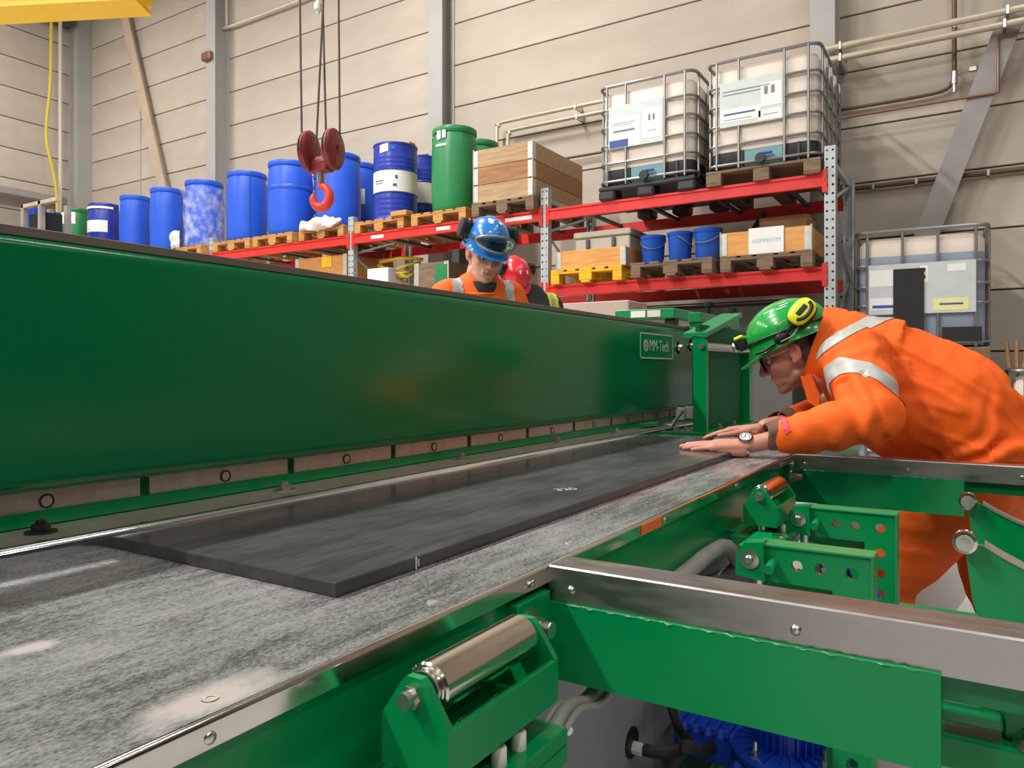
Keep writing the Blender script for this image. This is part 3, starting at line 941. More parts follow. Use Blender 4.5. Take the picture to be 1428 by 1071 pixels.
text_mesh('lettering', 'ASIPRESYM', .052, 'print_faint', sheet, ((p0.x + p1.x) / 2, 6.8285, Z2 + .115), (1, 0, 0), (0, 0, 1), .0006, align='CENTER')
p0, p1 = on_y(1062, 320, 7.4), on_y(1128, 303, 7.4)
tag(obj('cardboard_box', MB().box((p0.x, 7.3, Z2 + .013), (p1.x, 7.75, p1.z + .02), .004), 'cardboard', smooth=False), 'plain cardboard box standing in the crate with the white sheet', 'box')
mb = MB().prism([(p0.x - .12, Z2 + .34), (p0.x - .005, Z2 + .52), (p0.x - .005, Z2 + .02), (p0.x - .12, Z2 + .02)], 'y', 7.45, 7.6)
tag(obj('dark_wedge', mb, 'rubber', smooth=False), 'dark angular scrap piece beside the cardboard box', 'scrap')
# buckets
def bucket(u0, u1, vt, label, rz):
    uc = (u0 + u1) / 2; y = 7.05
    c = on_y(uc, 340, y); t = -SN * c.x + CS * c.y
    r = (u1 - u0) / 2 * t / FPX * .97
    h = on_y(uc, vt, y).z - Z2 + .0
    th = thing('bucket', label, 'bucket', (c.x, y, Z2), rz=rz, world=False, group='blue buckets on the shelf')
    obj('pail', MB().lathe([(0, 0), (r * .80, 0), (r * .82, .01), (r * .93, h * .86), (r * .96, h * .87), (r * 1.0, h * .9), (r * 1.0, h), (r * .97, h), (r * .95, h * .9), (r * .78, .02), (0, .02)], n=28), 'bucket_blue', th)
    pts = [(r * 1.0 * math.cos(k / 12 * PI + PI), r * 1.02 * math.sin(k / 12 * PI + PI), h * .86 - .10 * math.sin(k / 12 * PI)) for k in range(13)]
    obj('handle', MB().tube(pts, .005, 6), 'cage', th)
bucket(893, 929, 330, 'blue plastic bucket beside the cream storage case', .3)
bucket(930, 967, 325, 'blue plastic bucket between two others', 1.7)
bucket(967, 1008, 320, 'blue plastic bucket beside the crate with the white sheet', -.1)
# lower shelf, second bay: boxes glimpsed over the beam
def box_on(u0, u1, vt, y, mat, name, label, cat, z0=L2, dy=.6, strips=False):
    p0, p1 = on_y(u0, vt, y), on_y(u1, vt, y)
    th = thing(name, label, cat, ((p0.x + p1.x) / 2, y, z0))
    zt = (p0.z + p1.z) / 2
    for xx in (p0.x + .07, p1.x - .07):      # shelf bars that carry the box
        obj('cross_bar', MB().box((xx - .02, YR0 + .036, L2 - .034), (xx + .02, YR1 + .022, L2)), 'rack_dark', rack, smooth=False)
    obj('body', MB().box((p0.x, y, z0), (p1.x, y + dy, zt), .006), mat, th, smooth=False)
    if strips:
        for xx in (p0.x, p1.x - .07):
            obj('edge_strip', MB().box((xx, y - .006, z0), (xx + .07, y + .002, zt + .004), .002), 'hinge', th, smooth=False)
    return th
pb = box_on(412, 484, 358, 7.0, 'plywood', 'plywood_box', 'plywood box with metal edges on the lower shelf behind the beam', 'box', dy=.9, strips=True)
p0 = on_y(456, 360, 7.0)
obj('label', MB().box((p0.x - .09, 6.992, p0.z - .12), (p0.x + .09, 7.0, p0.z + .02)), 'pallet_yellow', pb, smooth=False)
box_on(512, 541, 374, 6.95, 'paper', 'white_carton', 'small white carton on the lower shelf beside the rack post', 'box', dy=.15)
cg = box_on(578, 626, 366, 7.0, 'pallet_old', 'grey_crate', 'grey-brown crate with a green end on the lower shelf', 'crate', dy=.8, strips=True)
p0 = on_y(607, 366, 7.0); p1 = on_y(624, 366, 7.0)
obj('green_panel', MB().box((p0.x, 6.99, L2 + .03), (p1.x, 7.0, p0.z - .03), .002), 'drum_green', cg, smooth=False)
tf = thing('tube_bundle', 'tangle of bent yellow tubes on the lower shelf', 'tube', (on_y(560, 380, 7.1).x, 7.1, L2))
for (a, b, c) in (((530, 366), (560, 360), (590, 362)), ((528, 370), (556, 382), (582, 372)), ((536, 384), (562, 372), (586, 366)), ((540, 378), (566, 386), (580, 384))):
    pts = [on_y(*a, 7.3), on_y(*b, 7.2), on_y(*c, 7.4)]
    if a == (540, 378):      # this one stands on the shelf bars with both ends
        xa, xb = -5.98, -5.86
        for xx in (xa, xb):
            obj('cross_bar', MB().box((xx - .02, YR0 + .036, L2 - .034), (xx + .02, YR1 + .022, L2)), 'rack_dark', rack, smooth=False)
        pts = [Vector((xa, 7.3, L2 + .0)), Vector((xa, 7.3, L2 + .1))] + pts + [Vector((xb, 7.42, L2 + .1)), Vector((xb, 7.42, L2 + .0))]
    pts = smooth_path(pts, 6)
    obj('tube', MB().tube(pts, .022, 8), 'hose_yellow', tf)
box_on(630, 690, 345, 7.83, 'rack_dark', 'dark_crate', 'dark crate deep in the lower shelf behind the blue helmet', 'crate', dy=.15)

# ---------------------------------------------------------------- caged bulk containers
def make_ibc(name, label, base='plastic', fluid=None, plate='label_grey', front='left'):
    W, D, H = 1.0, 1.2, 1.15
    th = thing(name, label, 'container', world=False)
    def rrect(hx, hy, r, z, n=6):
        out = []
        for (sx, sy, a0) in ((1, 1, 0), (-1, 1, 90), (-1, -1, 180), (1, -1, 270)):
            for k in range(n + 1):
                a = math.radians(a0 + 90 * k / n)
                out.append((sx * (hx - r) + r * math.cos(a), sy * (hy - r) + r * math.sin(a), z))
        return out
    def loft(secs):
        mb = MB(); vs = []; fs = []
        n = len(secs[0])
        for s_ in secs: vs += s_
        for k in range(len(secs) - 1):
            for i in range(n):
                fs.append((k * n + i, k * n + (i + 1) % n, (k + 1) * n + (i + 1) % n, (k + 1) * n + i))
        fs += [tuple(range(n))[::-1], tuple(range((len(secs) - 1) * n, len(secs) * n))]
        return mb.add(vs, fs)
    hx, hy = W / 2 - .03, D / 2 - .03
    zl = .30
    if fluid:
        zf = fluid
        obj('fluid_fill', loft([rrect(hx - .01, hy - .01, .1, .15), rrect(hx, hy, .1, .2), rrect(hx, hy, .1, zf)]), 'ibc_fluid', th, label='grey-blue liquid showing through the tank wall')
        obj('tank', loft([rrect(hx, hy, .1, zf), rrect(hx, hy, .1, 1.02), rrect(hx - .02, hy - .02, .1, 1.06), rrect(hx - .08, hy - .08, .1, 1.085)]), 'ibc_white', th)
    else:
        obj('tank', loft([rrect(hx, hy, .1, zl), rrect(hx, hy, .1, 1.03), rrect(hx - .02, hy - .02, .1, 1.07), rrect(hx - .08, hy - .08, .1, 1.095)]), 'ibc_white', th)
        obj('tank_foot', loft([rrect(hx - .03, hy - .03, .1, .13), rrect(hx, hy, .1, .17), rrect(hx, hy, .1, zl)]), 'ibc_base', th, label='black lower wall of the tank')
        obj('outlet_recess', MB().box((-.17, -hy - .008, .14), (.20, -hy + .05, zl + .01), .02), 'ibc_teal', th, smooth=False)
        for fx0 in (-.19, .19, .30):
            obj('foot_tab', MB().box((fx0, -hy - .012, .13), (fx0 + .03, -hy + .02, zl), .004), 'ibc_base', th, smooth=False)
    # outlet valve
    mb = MB().cyl((.0, -hy - .07, .19), (.0, -hy + .02, .19), .035, n=14).cyl((.0, -hy - .075, .19), (0, -hy - .05, .19), .045, n=14)
    obj('valve', mb, 'black' if not fluid else 'ibc_white', th)
    obj('valve_handle', MB().box((-.02, -hy - .06, .225), (.1, -hy - .03, .245), .006).cyl((0, -hy - .045, .19), (0, -hy - .045, .24), .012, n=8), 'valve_blue', th, smooth=False)
    # cage
    zs = [.18, .36, .54, .72, .90, 1.13] if not fluid else [.18, .50, .66, .84, 1.13]
    cx, cy = W / 2 - .008, D / 2 - .008
    for z in zs:
        obj('cage_ring', MB().tube(rrect(cx, cy, .09, z, 5), .013 if z < 1.1 else .016, 7, closed=True), 'cage', th)
    fx = (-.40, -.20, .20, .40) if not fluid else (-.40, -.13, .13, .40)
    k0 = .14
    for x in fx:
        for sy in (-1, 1):
            obj('cage_upright', MB().cyl((x, sy * (cy + .004), k0), (x, sy * (cy + .004), 1.13), .012, n=6), 'cage', th)
    for y in (-.48, -.24, 0, .24, .48):
        for sx in (-1, 1):
            obj('cage_upright', MB().cyl((sx * (cx + .004), y, k0), (sx * (cx + .004), y, 1.13), .012, n=6), 'cage', th)
    # base
    if base == 'wood':
        for j in range(3):
            e = -.43 + j * .43
            obj('block', MB().box((e - .07, -D / 2, .022), (e + .07, -D / 2 + .15, .11), .004), 'pallet_old', th, smooth=False)
            obj('block', MB().box((e - .07, D / 2 - .15, .022), (e + .07, D / 2, .11), .004), 'pallet_old', th, smooth=False)
            obj('bottom_board', MB().box((e - .07, -D / 2, 0), (e + .07, D / 2, .022), .003), 'pallet_old', th, smooth=False)
        obj('deck_board', MB().box((-W / 2, -D / 2, .11), (W / 2, D / 2, .135), .004), 'pallet_old', th, smooth=False)
    else:
        for sx in (-1, 0, 1):
            for sy in (-1, 0, 1):
                obj('foot', MB().box((sx * .41 - .09, sy * .5 - .1, 0), (sx * .41 + .09, sy * .5 + .1, .1), .02), 'ibc_base', th, smooth=False)
        obj('base_deck', MB().box((-W / 2, -D / 2, .09), (W / 2, D / 2, .14), .015), 'ibc_base', th, smooth=False)
    return th, cy
def ibc_labels(th, cy, items):
    for (x0, x1, z0, z1, m_, dd, nm) in items:
        obj(nm, MB().box((x0, -cy - .016 - dd, z0), (x1, -cy - .012 - dd + .003, z1), .001), m_, th, smooth=False)
th, cy = make_ibc('bulk_container', 'caged white bulk container on a black plastic base on the top shelf')
th.matrix_basis = Matrix.Translation((-2.75, 7.45, L1))
ibc_labels(th, cy, [(-.38, .19, .50, .92, 'label_green', 0, 'label_plate'), (-.38, -.05, .5, .80, 'paper', .002, 'label_sheet'), (-.37, -.17, .505, .58, 'print_blue', .004, 'label_print'), (-.02, .17, .55, .84, 'paper', .002, 'label_sheet'),
    (-.35, -.1, .74, .745, 'print_grey', .004, 'label_print'), (-.35, -.14, .72, .724, 'print_grey', .004, 'label_print'), (-.33, -.1, .655, .675, 'print_grey', .004, 'label_print'), (.04, .06, .72, .78, 'print_grey', .004, 'label_print'), (.03, .12, .62, .625, 'print_grey', .004, 'label_print'),
    (.085, .105, .72, .78, 'print_grey', .004, 'label_print')])
th, cy = make_ibc('bulk_container', 'caged white bulk container on a wooden pallet base on the top shelf', base='wood')
th.matrix_basis = Matrix.Translation((-1.645, 7.45, L1 + .0))
ibc_labels(th, cy, [(-.37, .19, .52, .93, 'label_green', 0, 'label_plate'), (-.36, .0, .56, .68, 'paper', .002, 'label_sheet'), (-.02, .18, .53, .62, 'paper', .002, 'label_sheet'), (.0, .18, .65, .86, 'paper', .002, 'label_sheet'),
    (-.34, .08, .84, .846, 'print_grey', .004, 'label_print'), (-.34, .0, .81, .815, 'print_grey', .004, 'label_print'), (-.33, -.05, .625, .64, 'print_blue', .004, 'label_print'), (-.33, -.08, .58, .585, 'print_grey', .004, 'label_print'),
    (.03, .06, .76, .83, 'print_grey', .004, 'label_print'), (.09, .12, .76, .83, 'print_grey', .004, 'label_print'), (.02, .15, .575, .58, 'print_grey', .004, 'label_print')])
# stack by the rack end
thf, cy = make_ibc('bulk_container', 'caged container half full of grey-blue liquid, topmost of the stack beside the rack', base='wood', fluid=.92)
ibc_labels(thf, cy, [(-.39, .40, .42, .845, 'label_grey', 0, 'label_plate'), (-.38, -.17, .66, .80, 'paper', .002, 'label_sheet'), (-.38, -.17, .46, .56, 'paper', .002, 'label_sheet'), (-.36, -.19, .475, .50, 'print_blue', .004, 'label_print'),
    (.0, .06, .68, .82, 'paper', .002, 'label_sheet'), (.2, .33, .76, .82, 'paper', .002, 'label_sheet'), (.1, .35, .44, .54, 'label_yellow', .002, 'label_sheet'), (.14, .31, .485, .50, 'print_blue', .004, 'label_print'),
    (.02, .04, .77, .80, 'black', .004, 'label_print'), (.02, .04, .71, .74, 'black', .004, 'label_print'), (-.20, .03, .2, .80, 'rubber', .012, 'black_sheet'), (.16, .44, .18, .30, 'rubber', .006, 'black_sheet')])
thf.matrix_basis = Matrix.Translation((-.44, 7.72, 1.19)) @ Matrix.Rotation(math.radians(3), 4, 'Z')
o = dup(thf, (-.43, 7.72, 0.0), math.radians(1), 'caged container under the liquid-filled one, bottom of the stack beside the rack')
o.scale = (1, 1, 1.035)
o = dup(thf, (.72, 7.7, 0.0), 0.0, 'caged container standing on the floor beside the stacked pair')
th = thing('wood_bundle', 'short brown wooden stakes standing on the floor container', 'wood', (.45, 7.4, 1.16))
for k in range(4):
    x = .22 + k * .05
    obj('stake', MB().cyl((x, 7.25, 1.15), (x + .02 * (k - 1), 7.3, 1.36 + .02 * (k % 2)), .016, n=6), 'wood_collar', th)
# ================================================================ the plate machine
ZT = 0.88
XF = -0.468        # front edge of the table
XRAIL = -1.035
YA, YB = -0.75, 3.9
# ---- table
tb = thing('machine_table', 'long green machine table with a worn steel top', 'machine', (-.75, 1.5, 0))
m = bpy.data.materials.new('worn_steel'); m.use_nodes = True
nt = m.node_tree; N = nt.nodes; L = nt.links; p_ = N['Principled BSDF']
tc = N.new('ShaderNodeTexCoord')
def noise_node(scale, st, det=5, rough=.6):
    mp = N.new('ShaderNodeMapping'); mp.inputs['Scale'].default_value = st
    L.new(tc.outputs['Object'], mp.inputs['Vector'])
    nz = N.new('ShaderNodeTexNoise'); nz.inputs['Scale'].default_value = scale; nz.inputs['Detail'].default_value = det; nz.inputs['Roughness'].default_value = rough
    L.new(mp.outputs[0], nz.inputs['Vector'])
    return nz
big = noise_node(4.0, (1.8, .8, 1), 5)
fine = noise_node(330, (1.0, .55, 1), 3, .75)
mix = N.new('ShaderNodeMix'); mix.data_type = 'FLOAT'; mix.inputs[0].default_value = .62
L.new(big.outputs[0], mix.inputs[2]); L.new(fine.outputs[0], mix.inputs[3])
def dusty(p_, m, mix, base, dust, d0, d1, rough, metal, r0=.40, r1=.62, patches=()):
    """polished ground with a film of matt dust whose cover follows the noise"""
    p_.inputs['Base Color'].default_value = (*base, 1)
    p_.inputs['Metallic'].default_value = metal
    p_.inputs['Roughness'].default_value = rough
    df = N.new('ShaderNodeBsdfDiffuse'); df.inputs[0].default_value = (*dust, 1)
    mr = N.new('ShaderNodeMapRange'); mr.inputs[1].default_value = r0; mr.inputs[2].default_value = r1
    mr.inputs[3].default_value = d0; mr.inputs[4].default_value = d1
    L.new(mix.outputs[0], mr.inputs[0])
    mx = N.new('ShaderNodeMixShader')
    fac = mr.outputs[0]
    for (px_, py_, rad) in patches:
        # pale rubbed patch around a screw, with a ragged edge
        sb_ = N.new('ShaderNodeVectorMath'); sb_.operation = 'SUBTRACT'; sb_.inputs[1].default_value = (px_, py_, ZT)
        L.new(tc.outputs['Object'], sb_.inputs[0])
        sc_ = N.new('ShaderNodeVectorMath'); sc_.operation = 'MULTIPLY'; sc_.inputs[1].default_value = (1 / rad * 1.5, 1 / rad * .8, 0)
        L.new(sb_.outputs[0], sc_.inputs[0])
        ln_ = N.new('ShaderNodeVectorMath'); ln_.operation = 'LENGTH'; L.new(sc_.outputs[0], ln_.inputs[0])
        ad_ = N.new('ShaderNodeMath'); ad_.operation = 'MULTIPLY_ADD'; ad_.inputs[1].default_value = 1.6; L.new(patch_noise.outputs[0], ad_.inputs[0]); L.new(ln_.outputs['Value'], ad_.inputs[2])
        rr_ = N.new('ShaderNodeMapRange'); rr_.inputs[1].default_value = 1.2; rr_.inputs[2].default_value = 1.9; rr_.inputs[3].default_value = 1; rr_.inputs[4].default_value = 0
        L.new(ad_.outputs[0], rr_.inputs[0])
        mxf = N.new('ShaderNodeMix'); mxf.data_type = 'FLOAT'; mxf.inputs[3].default_value = .85
        L.new(rr_.outputs[0], mxf.inputs[0]); L.new(fac, mxf.inputs[2]); fac = mxf.outputs[0]
        mc = N.new('ShaderNodeMix'); mc.data_type = 'RGBA'; mc.inputs[6].default_value = (*dust, 1); mc.inputs[7].default_value = (.47, .42, .385, 1)
        L.new(rr_.outputs[0], mc.inputs[0])
        if df.inputs[0].is_linked: L.new(df.inputs[0].links[0].from_socket, mc.inputs[6])
        L.new(mc.outputs[2], df.inputs[0])
    L.new(fac, mx.inputs[0]); L.new(p_.outputs[0], mx.inputs[1]); L.new(df.outputs[0], mx.inputs[2])
    L.new(mx.outputs[0], N['Material Output'].inputs[0])
patch_noise = noise_node(30, (1, .7, 1), 5, .6)
streak = noise_node(34, (1.5, .22, 1), 4, .65)
mix2 = N.new('ShaderNodeMix'); mix2.data_type = 'FLOAT'; mix2.inputs[0].default_value = .3
L.new(mix.outputs[0], mix2.inputs[2]); L.new(streak.outputs[0], mix2.inputs[3])
dusty(p_, m, mix2, (.34, .335, .325), (.40, .392, .38), .16, .62, .12, 1.0, .42, .58, [(*on_z(293, 975, ZT)[:2], .05), (*on_z(40, 905, ZT)[:2], .022)])
MATS['worn_steel'] = m
prof = [(XF - .006, ZT - .020), (XF - .006, ZT), (-1.30, ZT), (-1.30, ZT - .02)]
obj('front_lip', MB().prism([(XF, ZT - .022), (XF, ZT - .0045)] + [(XF - .0045 + .0045 * math.cos(math.radians(a)), ZT - .0045 + .0045 * math.sin(math.radians(a))) for a in (15, 30, 45, 60, 75, 90)] + [(XF - .006, ZT), (XF - .006, ZT - .022)], 'y', YA, YB), 'lip', tb, smooth=True, label='folded bare steel front lip')
top = obj('table_top', MB().prism(prof, 'y', YA, YB), 'worn_steel', tb, smooth=False, label='worn steel table top with a folded front lip')
for (u_, v_) in ((293, 975), (603, 840), (793, 757)):
    q_ = on_z(u_, v_, ZT)
    s_ = MB().lathe([(0, .0004), (.003, .0004), (.0032, .001), (.0062, .001), (.0068, 0.0), (.0068, -.004), (0, -.004)], (q_.x, q_.y, ZT), n=16)
    obj('countersunk_screw', s_, 'block_steel', top)
mb = MB()
for yy in np.arange(.34, 3.0, .46):
    mb = MB().ellipsoid((XF + .0005, yy, ZT - .014), (.002, .005, .005), 10, 6)
    obj('rivet', mb, 'zinc', top)
obj('front_panel', MB().box((XF - .03, YA, ZT - .135), (XF - .012, YB, ZT - .02), .002), 'green', tb, smooth=False)
obj('bottom_flange', MB().box((XF - .16, YA, ZT - .145), (XF - .012, YB, ZT - .135), .001), 'green', tb, smooth=False)
obj('lower_panel', MB().box((XF - .10, YA, .06), (XF - .08, 2.25, ZT - .145)), 'grey_panel', tb, smooth=False)
obj('rear_panel', MB().box((-1.32, YA, .06), (-1.29, YB, ZT - .02)), 'green', tb, smooth=False)
for yy in (-.6, 1.2, 3.0):
    obj('stand_leg', MB().box((-1.28, yy - .07, 0), (-.66, yy + .07, ZT - .145), .004), 'green', tb, smooth=False)
# sticker in orange on the front panel edge
p = on_x(908, 723, XF)
obj('warning_sticker', MB().box((XF + .0004, p.y - .045, ZT - .02), (XF + .0016, p.y + .045, ZT - .004)), 'orange_tape', tb, smooth=False)
# end wall of front panel next to the arm: sleeve plates and bolts
for ya in (.83, 2.34):
    obj('arm_flange', MB().box((XF - .012, ya - .075, ZT - .14), (XF + .005, ya + .0042, ZT - .03), .001), 'green', tb, smooth=False)
    hb = MB(); hexbolt(hb, (XF + .005, ya - .045, ZT - .062), (1, 0, 0), .013, .014)
    hb.cyl((XF + .005, ya - .045, ZT - .062), (XF + .035, ya - .045, ZT - .062), .010, n=12)
    obj('flange_bolt', hb, 'zinc', tb)
# ---- lower jaw: bright rail on the table
jaw = obj('lower_jaw', MB().box((-1.19, YA, ZT - .002), (XRAIL - .016, 3.25, ZT + .0250)), 'block_steel', tb, smooth=False, label='bare steel lower jaw')
rc = [(XRAIL, ZT - .002), (XRAIL, ZT + .0135)] + [(XRAIL - .012 + .012 * math.cos(math.radians(a)), ZT + .0135 + .012 * math.sin(math.radians(a))) for a in range(10, 91, 10)] + [(XRAIL - .016, ZT + .0255), (XRAIL - .016, ZT - .002)]
obj('jaw_edge', MB().prism(rc, 'y', YA, 3.25), 'rail', tb, smooth=True, label='bright rounded polished jaw edge')
for (u, v) in ((70, 745), (628, 640), (765, 617), (400, 684), (843, 603)):
    p = on_z(u, v, ZT + .0255)
    hb = MB()
    hexbolt(hb, (-1.105, p.y, ZT + .0255), (0, 0, 1), .012, .010)
    obj('jaw_bolt', hb, 'black' if u < 100 else 'zinc', tb)
mb = MB().box((-1.10, 2.88, ZT + .02), (-1.04, 2.91, ZT + .035), .002).cyl((-1.05, 2.9, ZT + .03), (-1.02, 2.95, ZT + .085), .007, n=8)
obj('jaw_lever', mb, 'zinc', tb)

# ---- clamp beam
XB = -1.13
mk('strip_brown', (104, 96, 86), .5, var=.08)
ZB0, ZB1 = ZT + .076, ZT + .442
YB1 = 3.40
bm_ = thing('clamp_beam', 'huge glossy green clamp beam lying across above the table', 'beam', (-1.25, 1.4, ZT))
def round_prof(x0, x1, z0, z1, r, n=6):
    out = []
    for (cx, cz, a0) in ((x1 - r, z1 - r, 0), (x0 + r, z1 - r, 90), (x0 + r, z0 + r, 180), (x1 - r, z0 + r, 270)):
        for k in range(n + 1):
            a = math.radians(a0 + 90 * k / n)
            out.append((cx + r * math.cos(a), cz + r * math.sin(a)))
    return out
obj('beam_body', MB().prism(round_prof(-1.40, XB, ZB0, ZB1, .022), 'y', YA, YB1), 'green_beam', bm_, smooth=True)
obj('top_strip', MB().box((-1.39, YA, ZB1 - .003), (XB - .008, YB1 - .01, ZB1 + .011), .001), 'strip_brown', bm_, smooth=False)
obj('rear_stiffener', MB().box((-1.42, YA, ZB0 + .1), (-1.40, YB1, ZB1 - .1), .002), 'green_beam', bm_, smooth=False)
# clamp blocks, bolts and the green pressure bar
XK = XB - .022
pitch = .305
y0 = .716
k = -5
while y0 + pitch * k < 3.2:
    ya, yb = y0 + pitch * k + .008, min(y0 + pitch * (k + 1) - .008, 3.28)
    if yb > YA + .05:
        ya = max(ya, YA)
        blk = obj('clamp_block', MB().box((XK - .06, ya, ZT + .044), (XK, yb, ZB0 + .012), .0015), 'block_steel', bm_, smooth=False, label='bare steel clamp block')
        yc = y0 + pitch * (k + .5)
        obj('bolt_ring', MB().lathe([(.0105, -.001), (.0105, .002), (.0085, .002), (.0085, -.001)], (XK, yc, ZT + .060), (1, 0, 0), 18), 'black', blk)
        obj('bolt', MB().cyl((XK - .002, yc, ZT + .060), (XK + .0012, yc, ZT + .060), .008, n=14), 'block_steel', blk)
        # spacer between blocks
        obj('spacer', MB().box((XK - .05, yb - .001, ZT + .046), (XK - .012, yb + .018, ZB0 + .01)), 'green', bm_, smooth=False)
    k += 1
obj('pressure_bar', MB().box((XK - .07, YA, ZT + .0262), (XK + .004, 3.28, ZT + .0475), .0015), 'green', bm_, smooth=False)
# name plate
pa, pb_ = on_x(892, 485, XB), on_x(938, 485, XB)
ya, yb = pa.y, pb_.y
zc = on_x(915, 483, XB).z
hgt = .105
XS = XB + .0015
npz = thing  # keep the helper's name short
plate = obj('name_plate', MB().prism([(y, z) for y, z in [(p_2[0], p_2[1]) for p_2 in [( -x, z) for x, z in round_prof(-yb, -ya, zc - hgt / 2, zc + hgt / 2, .016)]]], 'x', XB - .001, XS), 'green', bm_, smooth=False, label='green name plate with a pale outline and lettering')
def outline(y0_, y1_, z0_, z1_, r, t_):
    o_ = round_prof(y0_, y1_, z0_, z1_, r, 5); i_ = round_prof(y0_ + t_, y1_ - t_, z0_ + t_, z1_ - t_, max(r - t_, .003), 5)
    n = len(o_); vs = []
    for x in (XS - .0005, XS + .001):
        vs += [(x, a, b) for a, b in o_] + [(x, a, b) for a, b in i_]
    fs = []
    for i in range(n):
        j = (i + 1) % n
        fs += [(i, j, n + j, n + i), (2 * n + i, 3 * n + i, 3 * n + j, 2 * n + j), (i, 2 * n + i, 2 * n + j, j), (n + i, n + j, 3 * n + j, 3 * n + i)]
    return MB().add(vs, fs)
mk('plate_print', (196, 210, 196), 0.5, var=0)
obj('plate_outline', outline(ya, yb, zc - hgt / 2, zc + hgt / 2, .016, .006), 'plate_print', plate, smooth=False)
lg = MB().lathe([(.017, 0), (.017, .001), (.024, .001), (.024, 0)], (XS, ya + .062, zc), (1, 0, 0), 24)
lg.box((XS, ya + .05, zc - .004), (XS + .001, ya + .074, zc + .004)).box((XS, ya + .05, zc - .012), (XS + .001, ya + .074, zc - .008)).box((XS, ya + .05, zc + .008), (XS + .001, ya + .074, zc + .012))
obj('plate_emblem', lg, 'plate_print', plate, smooth=False)
text_mesh('plate_lettering', 'MM-Tech', .066, 'plate_print', plate, (XS + .0003, ya + .098, zc), (0, 1, 0), (0, 0, 1), .0007, sx=.88)
# end bolts on the beam
for (u, v) in ((946, 485), (963, 482)):
    p = on_x(u, v, XB)
    hb = MB().lathe([(0, .022), (.012, .02), (.018, .010), (.018, 0), (.028, 0), (.028, -.003), (0, -.003)], (XB, p.y, p.z), (1, 0, 0), 16)
    obj('end_bolt', hb, 'zinc', bm_)
for yy in (3.20, 3.32):
    obj('hanger_bar', MB().box((-1.14, yy, ZT + .03), (-1.10, yy + .03, ZB0 + .01), .003), 'drum_white', bm_, smooth=False)

# ---- end frame
ef = thing('end_frame', 'green welded end frame bolted on the table beside the beam', 'frame', (-1.0, 3.2, ZT))
G = 'green'
XE0, XE1 = -.950, -.897
yn, yf2 = 2.87, 3.58
zt_ = ZT + .385
obj('base_plate', MB().box((XRAIL - .0005, yn - .06, ZT), (XE1 + .02, yf2 + .06, ZT + .012), .002), G, ef, smooth=False)
for bx_, by_ in ((-.91, 3.08), (-.91, 3.30), (-1.008, 2.842), (-.968, 2.842)):
    hb = MB(); hexbolt(hb, (bx_, by_, ZT + .012), (0, 0, 1), .012, .012)
    obj('base_bolt', hb, 'zinc', ef)
obj('near_flange', MB().prism([(XE0, ZT + .012), (XE1, ZT + .012), (XE1, zt_ - .02), (XE1 - .02, zt_), (XE0, zt_)], 'y', yn, yn + .025), G, ef, smooth=False)
obj('web', MB().box((XE0, yn + .025, ZT + .012), (XE0 + .02, yf2, zt_ + .05), .002), 'green_matte', ef, smooth=False)
obj('far_flange', MB().box((XE0, yf2 - .06, ZT + .012), (XE1, yf2, zt_ + .02), .002), G, ef, smooth=False)
# sloping top gusset up to the head plate
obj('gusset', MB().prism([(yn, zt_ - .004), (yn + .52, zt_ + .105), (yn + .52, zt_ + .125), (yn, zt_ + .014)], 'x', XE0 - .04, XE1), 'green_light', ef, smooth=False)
obj('gusset_web', MB().prism([(yn + .02, zt_ - .01), (yn + .52, zt_ + .10), (yn + .52, zt_ - .01)], 'x', XE0 - .03, XE0 - .01), G, ef, smooth=False)
pa, pb_ = on_x(978, 440, -1.06), on_x(1034, 440, -1.06)
hz = pa.z
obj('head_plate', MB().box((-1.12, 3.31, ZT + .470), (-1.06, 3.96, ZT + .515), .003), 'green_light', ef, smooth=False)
obj('head_post', MB().box((-1.22, 3.55, ZT + .40), (-1.09, 3.90, ZT + .47), .003), 'black', ef, smooth=False)
for (u, v) in ((988, 431), (1021, 431)):
    p = on_x(u, v, -1.12)
    hb = MB().cyl((-1.12, p.y, ZT + .51), (-1.12, p.y, ZT + .575), .013, n=10).cyl((-1.12, p.y, ZT + .565), (-1.12, p.y, ZT + .585), .024, n=6)
    obj('head_bolt', hb, 'black', ef)
obj('end_post', MB().box((-1.30, 3.50, ZT), (-1.12, 3.9, ZT + .46), .004), G, ef, smooth=False)
zs_ = on_x(1000, 485, -.92).z
obj('steel_shaft', MB().cyl((-.915, yn + .01, zs_), (-.915, yf2 + .02, zs_), .020, n=20), 'chrome', ef)
obj('shaft_nut', MB().cyl((-.915, yn - .012, zs_), (-.915, yn - .0, zs_), .012, n=6), 'zinc', ef)
tn = MB(); hexbolt(tn, (-.925, yn + .012, zt_), (0, 0, 1), .009, .012)
obj('top_bolt', tn, 'zinc', ef)
mb = MB().box((-1.12, 2.72, ZT + .03), (-1.09, yn, ZT + .045), .002)
obj('side_bar', mb, G, ef, smooth=False)

